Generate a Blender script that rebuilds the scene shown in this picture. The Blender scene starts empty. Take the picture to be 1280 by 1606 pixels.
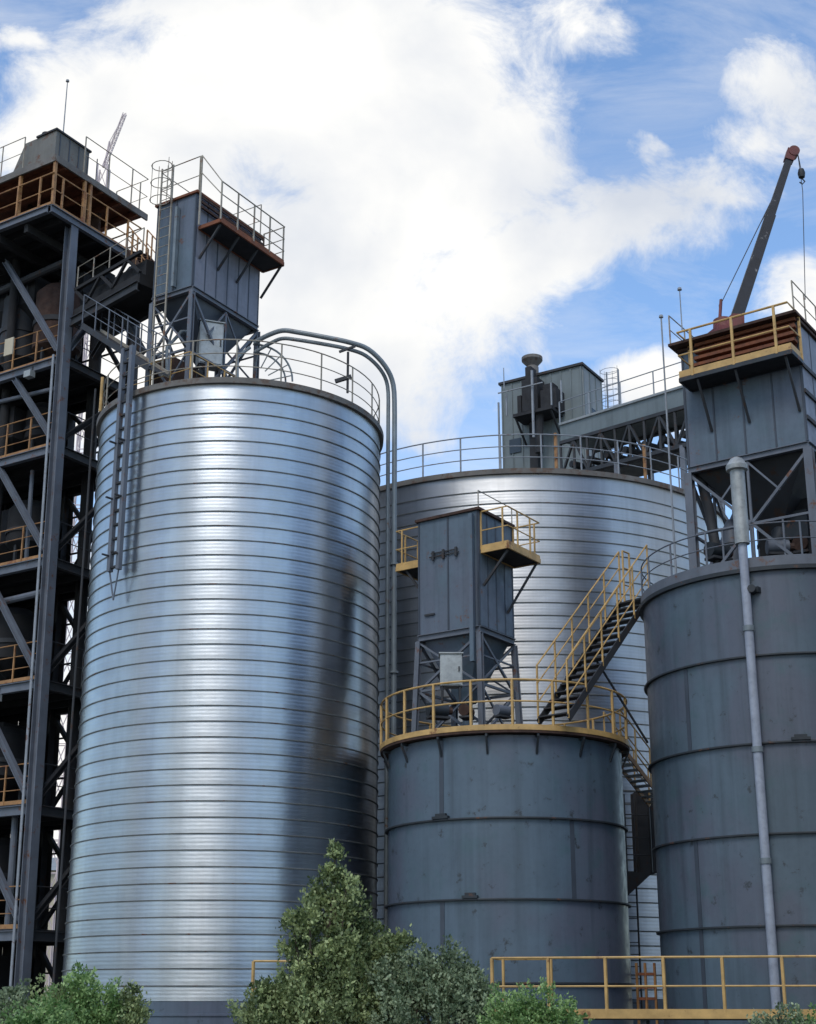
import bpy, math, random
import numpy as np
from mathutils import Vector, Matrix

C = bpy.context.scene.collection
R = math.radians
RND = random.Random(7)

# ------------------------------------------------------------------ camera model
F_PX, PITCH, PY0, EYE = 2233.3, R(17.3018), 874.16, 1.7
cs, sn = math.cos(PITCH), math.sin(PITCH)

def ray(px, py):
    xd = (px - 640) / F_PX; yd = -(py - PY0) / F_PX
    return xd, cs - yd * sn, yd * cs + sn          # x right, y forward, z up

def at(px, py, Y):
    x, y, z = ray(px, py); t = Y / y
    return Vector((x * t, Y, z * t + EYE))

def proj(p):
    h = p[2] - EYE; d = p[1] * cs + h * sn
    return 640 + F_PX * p[0] / d, PY0 - F_PX * (h * cs - p[1] * sn) / d

def along(P, e, px):                                # length along horizontal e until the point stands at px
    k = (px - 640) / F_PX; h = P[2] - EYE
    return (k * (P[1] * cs + h * sn) - P[0]) / (e[0] - k * e[1] * cs)

def zat(x, y, py):                                  # height of a point over (x, y) seen at py
    yd = -(py - PY0) / F_PX
    return EYE + y * (yd * cs + sn) / (cs - yd * sn)

# ------------------------------------------------------------------ materials
def mat(name, base, rough=0.6, metal=0.0, var=0.25, scale=1.2, streak=0.0, rust=0.0, rustcol=(0.13, 0.05, 0.022),
        bump=0.0, spec=0.5, aniso=0.0, dirt=0.0, coord='OBJ', bscale=30, patch=0.0):
    m = bpy.data.materials.new(name); m.use_nodes = True
    nt = m.node_tree; N = nt.nodes; L = nt.links
    b = N['Principled BSDF']
    b.inputs['Roughness'].default_value = rough; b.inputs['Metallic'].default_value = metal
    b.inputs['Specular IOR Level'].default_value = spec
    geo = N.new('ShaderNodeNewGeometry')
    def noise(sc, det=5, stretch=None, rgh=0.6):
        n = N.new('ShaderNodeTexNoise'); n.inputs['Scale'].default_value = sc; n.inputs['Detail'].default_value = det
        n.inputs['Roughness'].default_value = rgh
        if stretch:
            mp = N.new('ShaderNodeMapping'); mp.inputs['Scale'].default_value = stretch
            L.new(geo.outputs['Position'], mp.inputs['Vector']); L.new(mp.outputs[0], n.inputs['Vector'])
        else: L.new(geo.outputs['Position'], n.inputs['Vector'])
        return n
    def rng(src, a, c, lo=0.0, hi=1.0):
        r = N.new('ShaderNodeMapRange'); r.inputs['From Min'].default_value = a; r.inputs['From Max'].default_value = c
        r.inputs['To Min'].default_value = lo; r.inputs['To Max'].default_value = hi
        L.new(src, r.inputs['Value']); return r.outputs[0]
    def mix(fac, a, c, mode='MIX'):
        x = N.new('ShaderNodeMix'); x.data_type = 'RGBA'; x.blend_type = mode
        if isinstance(fac, (int, float)): x.inputs['Factor'].default_value = fac
        else: L.new(fac, x.inputs['Factor'])
        for s, v in ((x.inputs[6], a), (x.inputs[7], c)):
            if isinstance(v, tuple): s.default_value = (*v, 1)
            else: L.new(v, s)
        return x.outputs[2]
    n1 = noise(scale)
    lo = tuple(v * (1 - var) for v in base); hi = tuple(min(1, v * (1 + var)) for v in base)
    col = mix(rng(n1.outputs['Fac'], 0.3, 0.7), lo, hi)
    if patch:                                         # repainted, weathered areas with a slightly different tint
        n0 = noise(0.55, 3, (1, 1, 0.7), 0.5); n0b = noise(1.7, 5)
        col = mix(rng(n0.outputs['Fac'], 0.46, 0.58, 0, patch), col, (base[0] * 1.12, base[1] * 0.88, base[2] * 0.92))
        col = mix(rng(n0b.outputs['Fac'], 0.55, 0.7, 0, patch * 0.7), col, (base[0] * 0.75, base[1] * 0.95, base[2] * 0.85))
    if streak:
        n2 = noise(1.0, 6, (3.2, 3.2, 0.18))
        col = mix(rng(n2.outputs['Fac'], 0.5, 0.72, 0, streak), col, tuple(v * 0.42 for v in base))
        n2b = noise(1.0, 4, (5.1, 5.1, 0.25))
        col = mix(rng(n2b.outputs['Fac'], 0.55, 0.75, 0, streak * 0.6), col, tuple(min(1, v * 1.5) for v in base))
    if aniso:
        sx = N.new('ShaderNodeSeparateXYZ'); L.new(geo.outputs['Position'], sx.inputs[0])
        fl = N.new('ShaderNodeMath'); fl.operation = 'DIVIDE'; fl.inputs[1].default_value = 0.3723; L.new(sx.outputs['Z'], fl.inputs[0])
        f2 = N.new('ShaderNodeMath'); f2.operation = 'FLOOR'; L.new(fl.outputs[0], f2.inputs[0])
        wn_ = N.new('ShaderNodeTexWhiteNoise'); wn_.noise_dimensions = '1D'; L.new(f2.outputs[0], wn_.inputs['W'])
        col = mix(rng(wn_.outputs['Value'], 0, 1, 0, 0.16), col, tuple(v * 0.55 for v in base))
        nd = noise(1.0, 7, (0.5, 0.5, 0.9), 0.7)
        col = mix(rng(nd.outputs['Fac'], 0.52, 0.72, 0, 0.30), col, tuple(v * 0.6 for v in base))
    if rust:
        n3 = noise(3.1, 8, None, 0.7)
        r = rng(n3.outputs['Fac'], 0.62 - 0.22 * rust, 0.70 - 0.2 * rust)
        col = mix(r, col, rustcol)
    if dirt:
        n4 = noise(9, 4); col = mix(rng(n4.outputs['Fac'], 0.5, 0.75, 0, dirt), col, tuple(v * 0.3 for v in base))
    L.new(col, b.inputs['Base Color'])
    n5 = noise(4.0); L.new(rng(n5.outputs['Fac'], 0.3, 0.7, max(0.02, rough - (0.02 if aniso else 0.1)), min(1, rough + (0.03 if aniso else 0.12))), b.inputs['Roughness'])
    if aniso:
        b.inputs['Anisotropic'].default_value = aniso
        b.inputs['Anisotropic Rotation'].default_value = 0.25
        t = N.new('ShaderNodeTangent'); t.direction_type = 'RADIAL'; t.axis = 'Z'
        L.new(t.outputs[0], b.inputs['Tangent'])
    if bump:
        n6 = noise(bscale, 3) if not aniso else noise(1.0, 3, (0.9, 0.9, 2.7))
        bp = N.new('ShaderNodeBump'); bp.inputs['Strength'].default_value = bump; bp.inputs['Distance'].default_value = 0.01 if not aniso else 0.016
        L.new(n6.outputs['Fac'], bp.inputs['Height']); L.new(bp.outputs[0], b.inputs['Normal'])
    return m

M = {}
M['galv'] = mat('galvanised_sheet', (0.53, 0.56, 0.59), 0.35, 1.0, var=0.07, scale=0.6, streak=0.18, aniso=0.8, bump=0.6)
M['galv_old'] = mat('weathered_galvanised_sheet', (0.56, 0.56, 0.565), 0.42, 1.0, var=0.1, scale=0.5, streak=0.25, aniso=0.75, bump=0.6)
M['seam'] = mat('seam_steel', (0.16, 0.17, 0.17), 0.6, 0.5, var=0.3, rust=0.15)
M['rim'] = mat('rim_steel', (0.15, 0.14, 0.13), 0.7, 0.1, var=0.3, rust=0.5, rustcol=(0.12, 0.08, 0.06))
M['tank'] = mat('blue_grey_paint', (0.079, 0.115, 0.154), 0.42, 0, var=0.16, scale=0.45, streak=0.5, patch=0.9, dirt=0.15, rust=0.10, rustcol=(0.03, 0.036, 0.042))
M['tank_b'] = mat('blue_grey_paint_cooler', (0.076, 0.109, 0.142), 0.42, 0, var=0.16, scale=0.4, streak=0.55, patch=0.9, dirt=0.15, rust=0.10, rustcol=(0.03, 0.036, 0.042))
M['tank_dark'] = mat('dark_flange_paint', (0.02, 0.026, 0.033), 0.6, 0, var=0.3, rust=0.15)
M['strip'] = mat('stiffener_paint', (0.045, 0.057, 0.078), 0.5, 0, var=0.2)
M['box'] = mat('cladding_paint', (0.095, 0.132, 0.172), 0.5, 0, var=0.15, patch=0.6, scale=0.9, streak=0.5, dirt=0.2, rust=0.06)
M['box_lit_side'] = mat('lit_side_cladding_paint', (0.19, 0.195, 0.235), 0.5, 0, var=0.15, scale=0.9, streak=0.5, dirt=0.2)  # paler copy of the cladding; brightness of lit right-hand faces put into colour
M['steel'] = mat('grey_structural_steel', (0.115, 0.13, 0.16), 0.55, 0, var=0.2, scale=2, rust=0.18, streak=0.3)
M['dark'] = mat('dark_structural_steel', (0.03, 0.032, 0.037), 0.7, 0, var=0.3, scale=2, rust=0.25, rustcol=(0.05, 0.025, 0.015))
M['hut'] = mat('brown_grey_sheet', (0.15, 0.145, 0.13), 0.6, 0, var=0.2, streak=0.4, rust=0.2)
M['inner'] = mat('shaded_inner_steel', (0.014, 0.014, 0.016), 0.85, 0, var=0.4, scale=2)  # near black; shade inside the tower and under decks is put into colour
M['floor_dark'] = mat('dark_floor_plate', (0.022, 0.023, 0.027), 0.85, 0, var=0.3)
M['rust'] = mat('rusty_steel', (0.19, 0.065, 0.03), 0.8, 0, var=0.35, scale=4, dirt=0.6)
M['rust_dark'] = mat('dark_rusty_steel', (0.055, 0.028, 0.02), 0.85, 0, var=0.4, scale=3, dirt=0.5)
M['yellow'] = mat('yellow_rail_paint', (0.50, 0.315, 0.115), 0.55, 0, var=0.25, scale=3, rust=0.12, rustcol=(0.22, 0.10, 0.04))
M['orange'] = mat('rusted_yellow_rail_paint', (0.33, 0.17, 0.065), 0.6, 0, var=0.3, scale=3, rust=0.35, rustcol=(0.2, 0.075, 0.03))
M['pale_rail'] = mat('faded_rail_paint', (0.30, 0.27, 0.22), 0.6, 0, var=0.25, scale=3, rust=0.3, rustcol=(0.22, 0.11, 0.06))
M['grey_rail'] = mat('grey_rail_paint', (0.24, 0.26, 0.29), 0.55, 0, var=0.2, scale=3, rust=0.12)
M['pipe'] = mat('pipe_paint', (0.17, 0.20, 0.22), 0.45, 0.1, var=0.2, scale=3, rust=0.08)
M['pipe_pale'] = mat('pale_pipe_paint', (0.30, 0.33, 0.40), 0.45, 0, var=0.15, scale=3, dirt=0.3)
M['zinc'] = mat('dull_zinc', (0.36, 0.38, 0.38), 0.5, 0.3, var=0.2, scale=3, dirt=0.4, streak=0.4)
M['concrete'] = mat('concrete', (0.27, 0.29, 0.31), 0.85, 0, var=0.15, scale=1.5, streak=0.3, bump=0.2)
M['red'] = mat('crane_red_paint', (0.15, 0.035, 0.03), 0.55, 0, var=0.3, scale=3, rust=0.3)
M['boom'] = mat('crane_boom_paint', (0.013, 0.013, 0.018), 0.5, 0, var=0.3, scale=6, rust=0.03, rustcol=(0.30, 0.29, 0.29))
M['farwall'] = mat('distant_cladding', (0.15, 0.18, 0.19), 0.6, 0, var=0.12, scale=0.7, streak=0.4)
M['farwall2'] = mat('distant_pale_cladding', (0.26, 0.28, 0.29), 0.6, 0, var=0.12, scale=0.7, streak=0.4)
M['cream'] = mat('cream_wall', (0.5, 0.44, 0.33), 0.8, 0, var=0.1, scale=0.7, streak=0.3)
M['glass'] = mat('window_glass', (0.03, 0.04, 0.05), 0.1, 0, var=0.1)
M['hazy'] = mat('hazy_lattice_paint', (0.62, 0.52, 0.52), 0.6, 0, var=0.2)  # pale pinkish; distance haze is put into the crane's colour
M['cable'] = mat('wire_rope', (0.07, 0.07, 0.08), 0.5, 0.4, var=0.2)
M['bark'] = mat('bark', (0.09, 0.07, 0.05), 0.9, 0, var=0.4, scale=12, bump=0.5)
M['ground'] = mat('gravelly_soil', (0.13, 0.12, 0.10), 0.95, 0, var=0.35, scale=1.5, bump=0.6, dirt=0.3, bscale=12)

def leafmat(name, a, b):
    m = bpy.data.materials.new(name); m.use_nodes = True
    nt = m.node_tree; N = nt.nodes; L = nt.links; p = N['Principled BSDF']
    g = N.new('ShaderNodeNewGeometry')
    r = N.new('ShaderNodeMix'); r.data_type = 'RGBA'
    r.inputs[6].default_value = (*a, 1); r.inputs[7].default_value = (*b, 1)
    at_ = N.new('ShaderNodeAttribute'); at_.attribute_name = 'sprig'
    ma = N.new('ShaderNodeMath'); ma.operation = 'MULTIPLY_ADD'; ma.inputs[1].default_value = 0.22; L.new(g.outputs['Random Per Island'], ma.inputs[0])
    mb_ = N.new('ShaderNodeMath'); mb_.operation = 'MULTIPLY'; mb_.inputs[1].default_value = 0.78; L.new(at_.outputs['Fac'], mb_.inputs[0]); L.new(mb_.outputs[0], ma.inputs[2])
    L.new(ma.outputs[0], r.inputs['Factor'])
    L.new(r.outputs[2], p.inputs['Base Color']); p.inputs['Roughness'].default_value = 0.5
    tr = N.new('ShaderNodeBsdfTranslucent'); L.new(r.outputs[2], tr.inputs['Color'])
    ms = N.new('ShaderNodeMixShader'); ms.inputs[0].default_value = 0.3
    L.new(p.outputs[0], ms.inputs[1]); L.new(tr.outputs[0], ms.inputs[2])
    L.new(ms.outputs[0], N['Material Output'].inputs['Surface'])
    return m
M['leaf_dark'] = leafmat('poplar_leaf', (0.035, 0.07, 0.02), (0.50, 0.58, 0.26))
M['leaf_grey'] = leafmat('grey_green_leaf', (0.04, 0.075, 0.03), (0.42, 0.50, 0.30))
M['leaf_bright'] = leafmat('bright_leaf', (0.06, 0.15, 0.03), (0.40, 0.56, 0.22))

# ------------------------------------------------------------------ mesh builder
class MB:
    def __init__(s): s.v = []; s.f = []; s.m = []; s.sm = []; s.mi = 0
    def add(s, vs, fs, smooth=False):
        o = len(s.v); s.v += [tuple(v) for v in vs]
        for f in fs: s.f.append([i + o for i in f]); s.m.append(s.mi); s.sm.append(smooth)
        return s
    def hexa(s, p):                                  # 8 corners: bottom ring then top ring
        return s.add(p, [(3, 2, 1, 0), (4, 5, 6, 7), (0, 1, 5, 4), (1, 2, 6, 5), (2, 3, 7, 6), (3, 0, 4, 7)])
    def box(s, fr, x0, x1, y0, y1, z0, z1):
        return s.hexa([fr(x, y, z) for z in (z0, z1) for x, y in ((x0, y0), (x1, y0), (x1, y1), (x0, y1))])
    def bar(s, a, b, w, h=None, up=(0, 0, 1)):        # rectangular bar a->b
        a = Vector(a); b = Vector(b); h = h or w; d = (b - a).normalized(); u = Vector(up)
        if abs(d.dot(u)) > 0.98: u = Vector((0.53, 0.848, 0))
        r = d.cross(u).normalized() * (w / 2); t = r.cross(d).normalized() * (h / 2)
        return s.hexa([a - r - t, a + r - t, a + r + t, a - r + t, b - r - t, b + r - t, b + r + t, b - r + t])
    def ibeam(s, a, b, w, h, t=0.02, up=(0, 0, 1)):
        a = Vector(a); b = Vector(b); d = (b - a).normalized(); u = Vector(up)
        if abs(d.dot(u)) > 0.98: u = Vector((-0.848, 0.53, 0))
        r = d.cross(u).normalized(); q = r.cross(d).normalized()
        s.bar(a + q * (h / 2 - t / 2), b + q * (h / 2 - t / 2), w, t, q)
        s.bar(a - q * (h / 2 - t / 2), b - q * (h / 2 - t / 2), w, t, q)
        s.bar(a, b, t, h - 2 * t, q); return s
    def tube(s, pts, r, n=8, closed=False, r2=None):
        pts = [Vector(p) for p in pts]; k = len(pts); vs = []; prev = None
        for i, p in enumerate(pts):
            if closed: d = (pts[(i + 1) % k] - pts[i - 1]).normalized()
            else: d = (pts[min(i + 1, k - 1)] - pts[max(i - 1, 0)]).normalized()
            if prev is None: u = Vector((0, 0, 1)) if abs(d.z) < 0.9 else Vector((1, 0, 0))
            else: u = prev
            a = d.cross(u).normalized(); u = a.cross(d).normalized(); prev = u
            rr = r if r2 is None else r + (r2 - r) * i / (k - 1)
            for j in range(n):
                t = 2 * math.pi * j / n; vs.append(p + (a * math.cos(t) + u * math.sin(t)) * rr)
        fs = []
        for i in range(k if closed else k - 1):
            for j in range(n):
                a0 = i * n + j; a1 = i * n + (j + 1) % n; b0 = ((i + 1) % k) * n + j; b1 = ((i + 1) % k) * n + (j + 1) % n
                fs.append((a0, a1, b1, b0))
        s.add(vs, fs, True)
        if not closed:
            s.add(vs[:n], [tuple(range(n))[::-1]]); s.add(vs[-n:], [tuple(range(n))])
        return s
    def lathe(s, cx, cy, prof, n=96, a0=0, a1=2 * math.pi, smooth=True, mats=None):
        full = abs(a1 - a0 - 2 * math.pi) < 1e-6; k = len(prof); cols = n if full else n + 1
        vs = []
        for i in range(cols):
            t = a0 + (a1 - a0) * i / n; c_, s_ = math.cos(t), math.sin(t)
            for (r, z) in prof: vs.append((cx + r * c_, cy + r * s_, z))
        o = len(s.v); s.v += vs
        for i in range(n):
            i2 = (i + 1) % cols
            for j in range(k - 1):
                s.f.append([o + i * k + j, o + i2 * k + j, o + i2 * k + j + 1, o + i * k + j + 1])
                s.m.append(mats[j] if mats else s.mi); s.sm.append(smooth)
        return s
    def build(s, name, material, parent=None, angle=35, label=None):
        root = parent
        while root is not None and root.parent is not None: root = root.parent
        off = Vector(root.location) if root is not None else Vector((0, 0, 0))
        me = bpy.data.meshes.new(name)
        own = Vector((0, 0, 0))
        if root is None:
            arr = np.array(s.v); own = Vector((float(arr[:, 0].mean()), float(arr[:, 1].mean()), float(arr[:, 2].min())))
            off = own
        me.from_pydata([(v[0] - off.x, v[1] - off.y, v[2] - off.z) for v in s.v], [], s.f)
        mats = material if isinstance(material, (list, tuple)) else [material]
        for q in mats: me.materials.append(M[q] if isinstance(q, str) else q)
        me.polygons.foreach_set('material_index', s.m)
        me.polygons.foreach_set('use_smooth', s.sm)
        me.update()
        if any(s.sm):
            try: me.set_sharp_from_angle(angle=R(angle))
            except Exception: pass
        o = bpy.data.objects.new(name, me); C.objects.link(o)
        if parent is not None: o.parent = parent
        else: o.location = own
        if label: o['label'] = label
        return o

def tag(o, label, cat, group=None, kind=None):
    o['label'] = label; o['category'] = cat
    if group: o['group'] = group
    if kind: o['kind'] = kind
    return o

def thing(name, loc, label, cat, group=None):
    o = bpy.data.objects.new(name, None); C.objects.link(o); o.location = loc; o.empty_display_size = 0.5
    return tag(o, label, cat, group)

def frame(o, rz):
    c_, s_ = math.cos(rz), math.sin(rz); o = Vector(o)
    def fr(x, y, z): return Vector((o.x + x * c_ - y * s_, o.y + x * s_ + y * c_, o.z + z))
    return fr

def lerp(a, b, t): return Vector(a) + (Vector(b) - Vector(a)) * t

def railing(parent, pts, hts, mat_, step=1.0, r=0.022, rp=0.024, closed=False, name='railing', toe=None, toe_mat=None, top_r=None, skip=None):
    """rails along a path of floor points, upright posts as sub-parts"""
    pts = [Vector(p) for p in pts]
    rb = MB()
    for i, h in enumerate(hts):
        rb.tube([p + Vector((0, 0, h)) for p in pts], (top_r or r) if h == max(hts) else r * 0.8, 6, closed)
    if toe:
        seq = pts + ([pts[0]] if closed else [])
        for a, b in zip(seq[:-1], seq[1:]): rb.bar(a + Vector((0, 0, toe / 2)), b + Vector((0, 0, toe / 2)), 0.008, toe)
    ro = rb.build(name, mat_, parent)
    seq = pts + ([pts[0]] if closed else [])
    d = [0]
    for a, b in zip(seq[:-1], seq[1:]): d.append(d[-1] + (b - a).length)
    n = max(1, round(d[-1] / step)); top = max(hts)
    for i in range(n if closed else n + 1):
        t = d[-1] * i / n; j = 0
        while j < len(d) - 2 and d[j + 1] < t: j += 1
        p = lerp(seq[j], seq[j + 1], (t - d[j]) / max(1e-6, d[j + 1] - d[j]))
        if skip and skip(p): continue
        MB().bar(p, p + Vector((0, 0, top)), rp * 1.7, rp * 1.7).build('post', mat_, ro)
    return ro

def arc(cx, cy, r, z, a0, a1, n):
    return [Vector((cx + r * math.cos(a0 + (a1 - a0) * i / n), cy + r * math.sin(a0 + (a1 - a0) * i / n), z)) for i in range(n + 1)]
def circ(cx, cy, r, z, n=64): return arc(cx, cy, r, z, 0, 2 * math.pi, n)[:-1]

def ladder(parent, fr, x, y, z0, z1, w=0.42, mat_='orange', ax='x', cage=None, cdir=-1, step=0.3, st=0.025, name='ladder'):
    """vertical ladder; the rungs run along ax; cage=(za, zb) hoops bulge to cdir"""
    def P(u, v, z): return fr(x + u, y + v, z) if ax == 'x' else fr(x + v, y + u, z)
    b = MB()
    for s_ in (-1, 1): b.bar(P(s_ * w / 2, 0, z0), P(s_ * w / 2, 0, z1), st * 1.6, st * 1.6)
    lo = b.build(name, mat_, parent)
    z = z0 + 0.15
    while z < z1: MB().tube([P(-w / 2, 0, z), P(w / 2, 0, z)], 0.012, 5).build('rung', mat_, lo); z += step
    if cage:
        hb = MB(); z = cage[0]; R_ = w * 0.75
        def hoop(z): return [P(R_ * math.sin(t), cdir * (R_ - R_ * math.cos(t)) if False else cdir * R_ * (1 - math.cos(t)) * 0.5 * 1.6, z) for t in [(-math.pi + 2 * math.pi * i / 14) for i in range(15)]]
        while z <= cage[1] + 0.01: hb.tube(hoop(z), 0.013, 5); z += 0.55
        for i in (3, 5, 7, 9, 11):
            t = -math.pi + 2 * math.pi * i / 14
            q = lambda z: P(R_ * math.sin(t), cdir * R_ * (1 - math.cos(t)) * 0.8, z)
            hb.tube([q(cage[0]), q(cage[1])], 0.011, 5)
        hb.build('safety_cage', mat_, lo)
    return lo

# ------------------------------------------------------------------ ground
g = MB(); n = 60
for i in range(n + 1):
    for j in range(n + 1):
        a = -1 + 2 * i / n; b_ = -1 + 2 * j / n
        x = a * abs(a) * 900; y = b_ * abs(b_) * 900 + 30
        g.v.append((x, y, 0.03 * math.sin(x * 0.7) * math.cos(y * 0.9) * (1 if abs(x) < 100 else 0) - 0.02))
for i in range(n):
    for j in range(n):
        k = i * (n + 1) + j; g.f.append([k, k + n + 1, k + n + 2, k + 1]); g.m.append(0); g.sm.append(True)
tag(g.build('ground', 'ground'), 'bare gravelly yard soil under the silos', 'ground', kind='structure')

# ------------------------------------------------------------------ silos
def silo(name, cx, cy, Rr, ztop, first, sp, zplinth, label, wallmat, n=160):
    t = thing(name, (cx, cy, 0), label, 'silo', 'spiral-seamed steel silos')
    prof = []; mats = []
    zs = []; z = ztop - first
    while z > zplinth + 0.12: zs.append(z); z -= sp
    zs = zs[::-1]
    def pt(r, z, m=0): prof.append((r, z)); mats.append(m)
    pt(Rr, zplinth)
    last = zplinth
    for z in zs:
        k = 3                                        # shallow pressed ribs between the seams
        for q in range(1, k + 1):
            zz = last + (z - last) * q / (k + 1)
            hh = (z - last) / (k + 1) * 0.24
            pt(Rr, zz - hh); pt(Rr + 0.0028, zz); pt(Rr, zz + hh)
        pt(Rr, z - 0.022, 1); pt(Rr + 0.022, z - 0.020, 1); pt(Rr + 0.026, z + 0.004, 1); pt(Rr, z + 0.012, 0); last = z + 0.012
    pt(Rr, ztop)
    mb = MB(); mb.lathe(cx, cy, prof, n, mats=mats[:-1])
    mb.build('wall', [wallmat, 'seam'], t, angle=40)
    MB().lathe(cx, cy, [(Rr - 0.01, 0), (Rr - 0.01, zplinth - 0.33), (Rr + 0.02, zplinth - 0.32), (Rr + 0.02, zplinth - 0.28), (Rr - 0.01, zplinth - 0.27), (Rr - 0.01, zplinth + 0.01)], n).build('plinth', 'tank', t)
    MB().lathe(cx, cy, [(Rr + 0.0, ztop - 0.05), (Rr + 0.10, ztop - 0.05), (Rr + 0.11, ztop + 0.10), (Rr - 0.05, ztop + 0.11), (0.3, ztop + 0.65), (0.01, ztop + 0.65)], n).build('roof', 'rim', t)
    return t

S1 = (-4.64, 36.9, 3.854); S1TOP = 14.93 + EYE
s1 = silo('steel_silo', *S1, S1TOP, 0.46, 0.3723, 1.7, 'tall shiny galvanised silo with dark horizontal seams, beside the dark steel tower', 'galv')
S2 = (3.62, 46.1, 7.10); S2TOP = 14.75 + EYE
s2 = silo('steel_silo', *S2, S2TOP, 0.55, 0.376, 1.75, 'wide weathered galvanised silo standing behind the two painted tanks', 'galv_old', 200)

# silo 1 railing
ztop = S1TOP + 0.10
railing(s1, circ(S1[0], S1[1], S1[2] - 0.02, ztop, 72), (0.36, 0.72, 1.1), 'pale_rail', 1.15, 0.017, 0.018, True)
# silo 2 railing
railing(s2, circ(S2[0], S2[1], S2[2] - 0.05, S2TOP + 0.1, 96), (0.40, 0.75, 1.12), 'grey_rail', 1.2, 0.02, 0.022, True)

# hanging ladder on silo 1, on the tower side
def wallpt(S, px, py, off=0.0):                      # point on a silo wall (or off it) seen at px
    lo = None; best = None
    for k in range(2000):
        t = math.pi + math.pi * k / 2000
        p = Vector((S[0] + (S[2] + off) * math.cos(t), S[1] + (S[2] + off) * math.sin(t), 0))
        z = zat(p.x, p.y, py); q = proj((p.x, p.y, z)); d = abs(q[0] - px)
        to = Vector((-p.x, -p.y)); nrm = Vector((math.cos(t), math.sin(t)))
        if to.dot(nrm) < 0: continue
        if best is None or d < best[0]: best = (d, t, Vector((p.x, p.y, z)))
    return best[1], best[2]
a1, p1 = wallpt(S1, 189, 740, 0.28)
lf = frame((p1.x, p1.y, 0), a1 + math.pi / 2)
zt = zat(p1.x, p1.y, 545); zb = zat(p1.x, p1.y, 895)
lb = MB()
for s_ in (-1, 1):
    lb.bar(lf(s_ * 0.17, 0, zb), lf(s_ * 0.17, 0, zt), 0.10, 0.13)
    lb.bar(lf(s_ * 0.17, 0, zb), lf(0, 0.03, zb - 0.75), 0.03, 0.03)
lo = lb.build('ladder', 'steel', s1)
z = zb + 0.1
while z < zt: MB().bar(lf(-0.15, 0, z), lf(0.15, 0, z), 0.06, 0.05).build('rung', 'dark', lo); z += 0.37
z = zb + 0.4
while z < S1TOP:
    for s_ in (-1, 1): MB().bar(lf(s_ * 0.17, -0.05, z), lf(s_ * 0.17, -0.27, z), 0.04, 0.04).build('wall_bracket', 'dark', lo)
    z += 1.5

# painted tanks
def tank(name, cx, cy, Rr, ztop, rings, label, m, strips, n=128):
    t = thing(name, (cx, cy, 0), label, 'tank', 'painted steel tanks')
    MB().lathe(cx, cy, [(Rr, 0), (Rr, ztop - 0.002), (Rr - 0.04, ztop - 0.002)], n).build('shell', m, t)
    MB().lathe(cx, cy, [(Rr - 0.02, ztop), (0.4, ztop + 0.3), (0.01, ztop + 0.3)], n).build('roof', 'tank_dark', t)
    for z in rings:
        MB().lathe(cx, cy, [(Rr - 0.01, z - 0.035), (Rr + 0.075, z - 0.035), (Rr + 0.08, z - 0.005), (Rr + 0.075, z + 0.006), (Rr - 0.01, z + 0.012)], n).build('ring_flange', 'tank_dark', t)
    for (px, z0, z1) in strips:
        a, p = wallpt((cx, cy, Rr), px, 1300); w = 0.055
        b = MB(); da = w / Rr
        b.lathe(cx, cy, [(Rr - 0.01, z0), (Rr + 0.012, z0), (Rr + 0.012, z1), (Rr - 0.01, z1)], 2, a - da, a + da)
        for s_ in (-1, 1):
            q = [Vector((cx + (Rr + d) * math.cos(a + s_ * da), cy + (Rr + d) * math.sin(a + s_ * da), zz)) for d, zz in ((-0.01, z0), (0.012, z0), (0.012, z1), (-0.01, z1))]
            b.add(q, [(0, 1, 2, 3)])
        b.build('stiffener', 'strip', t)
    return t

T3 = (2.37, 34.9, 2.85); T3TOP = zat(2.37, 34.9 - 2.85, 1152)
r3 = [3.92 + EYE, 2.15 + EYE, 0.38 + EYE]
t3 = tank('storage_tank', *T3, T3TOP, r3, 'short blue-grey tank with the yellow circular railing round its top', 'tank',
          [(693, r3[0] + 0.02, T3TOP - 0.05), (897, r3[1] + 0.02, r3[0] - 0.05), (693, 0.6, r3[1] - 0.05)])
K4 = 0.92
T4 = (9.79 * K4, 36.25 * K4, 3.54 * K4); T4TOP = 9.94 * K4 + EYE
r4 = [h * K4 + EYE for h in (7.85, 5.76, 3.67, 1.63)]
t4 = tank('storage_tank', *T4, T4TOP, r4, 'tall blue-grey tank at the right edge with a thin vertical pipe down its front', 'tank_b',
          [(1090, r4[1] + 0.02, r4[0] - 0.05), (1090, r4[3] + 0.02, r4[2] - 0.05), (1090, 0.3, r4[3] - 0.05)])

# dark lugs bolted at the flanges
def lug(t, S, px, z, w):
    a, p = wallpt(S, px, 1300); f_ = frame((S[0], S[1], 0), a); b = MB()
    b.box(f_, S[2] + 0.0, S[2] + 0.10, -w / 2, w / 2, z + 0.0, z + 0.06)
    b.box(f_, S[2] + 0.0, S[2] + 0.07, -w / 3, w / 3, z + 0.06, z + 0.12)
    b.build('lug', 'tank_dark', t)
lug(t3, T3, 693, r3[0] + 0.01, 0.42); lug(t3, T3, 737, r3[1] + 0.01, 0.36)
lug(t4, T4, 1268, r4[1] + 0.01, 0.4)

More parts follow.
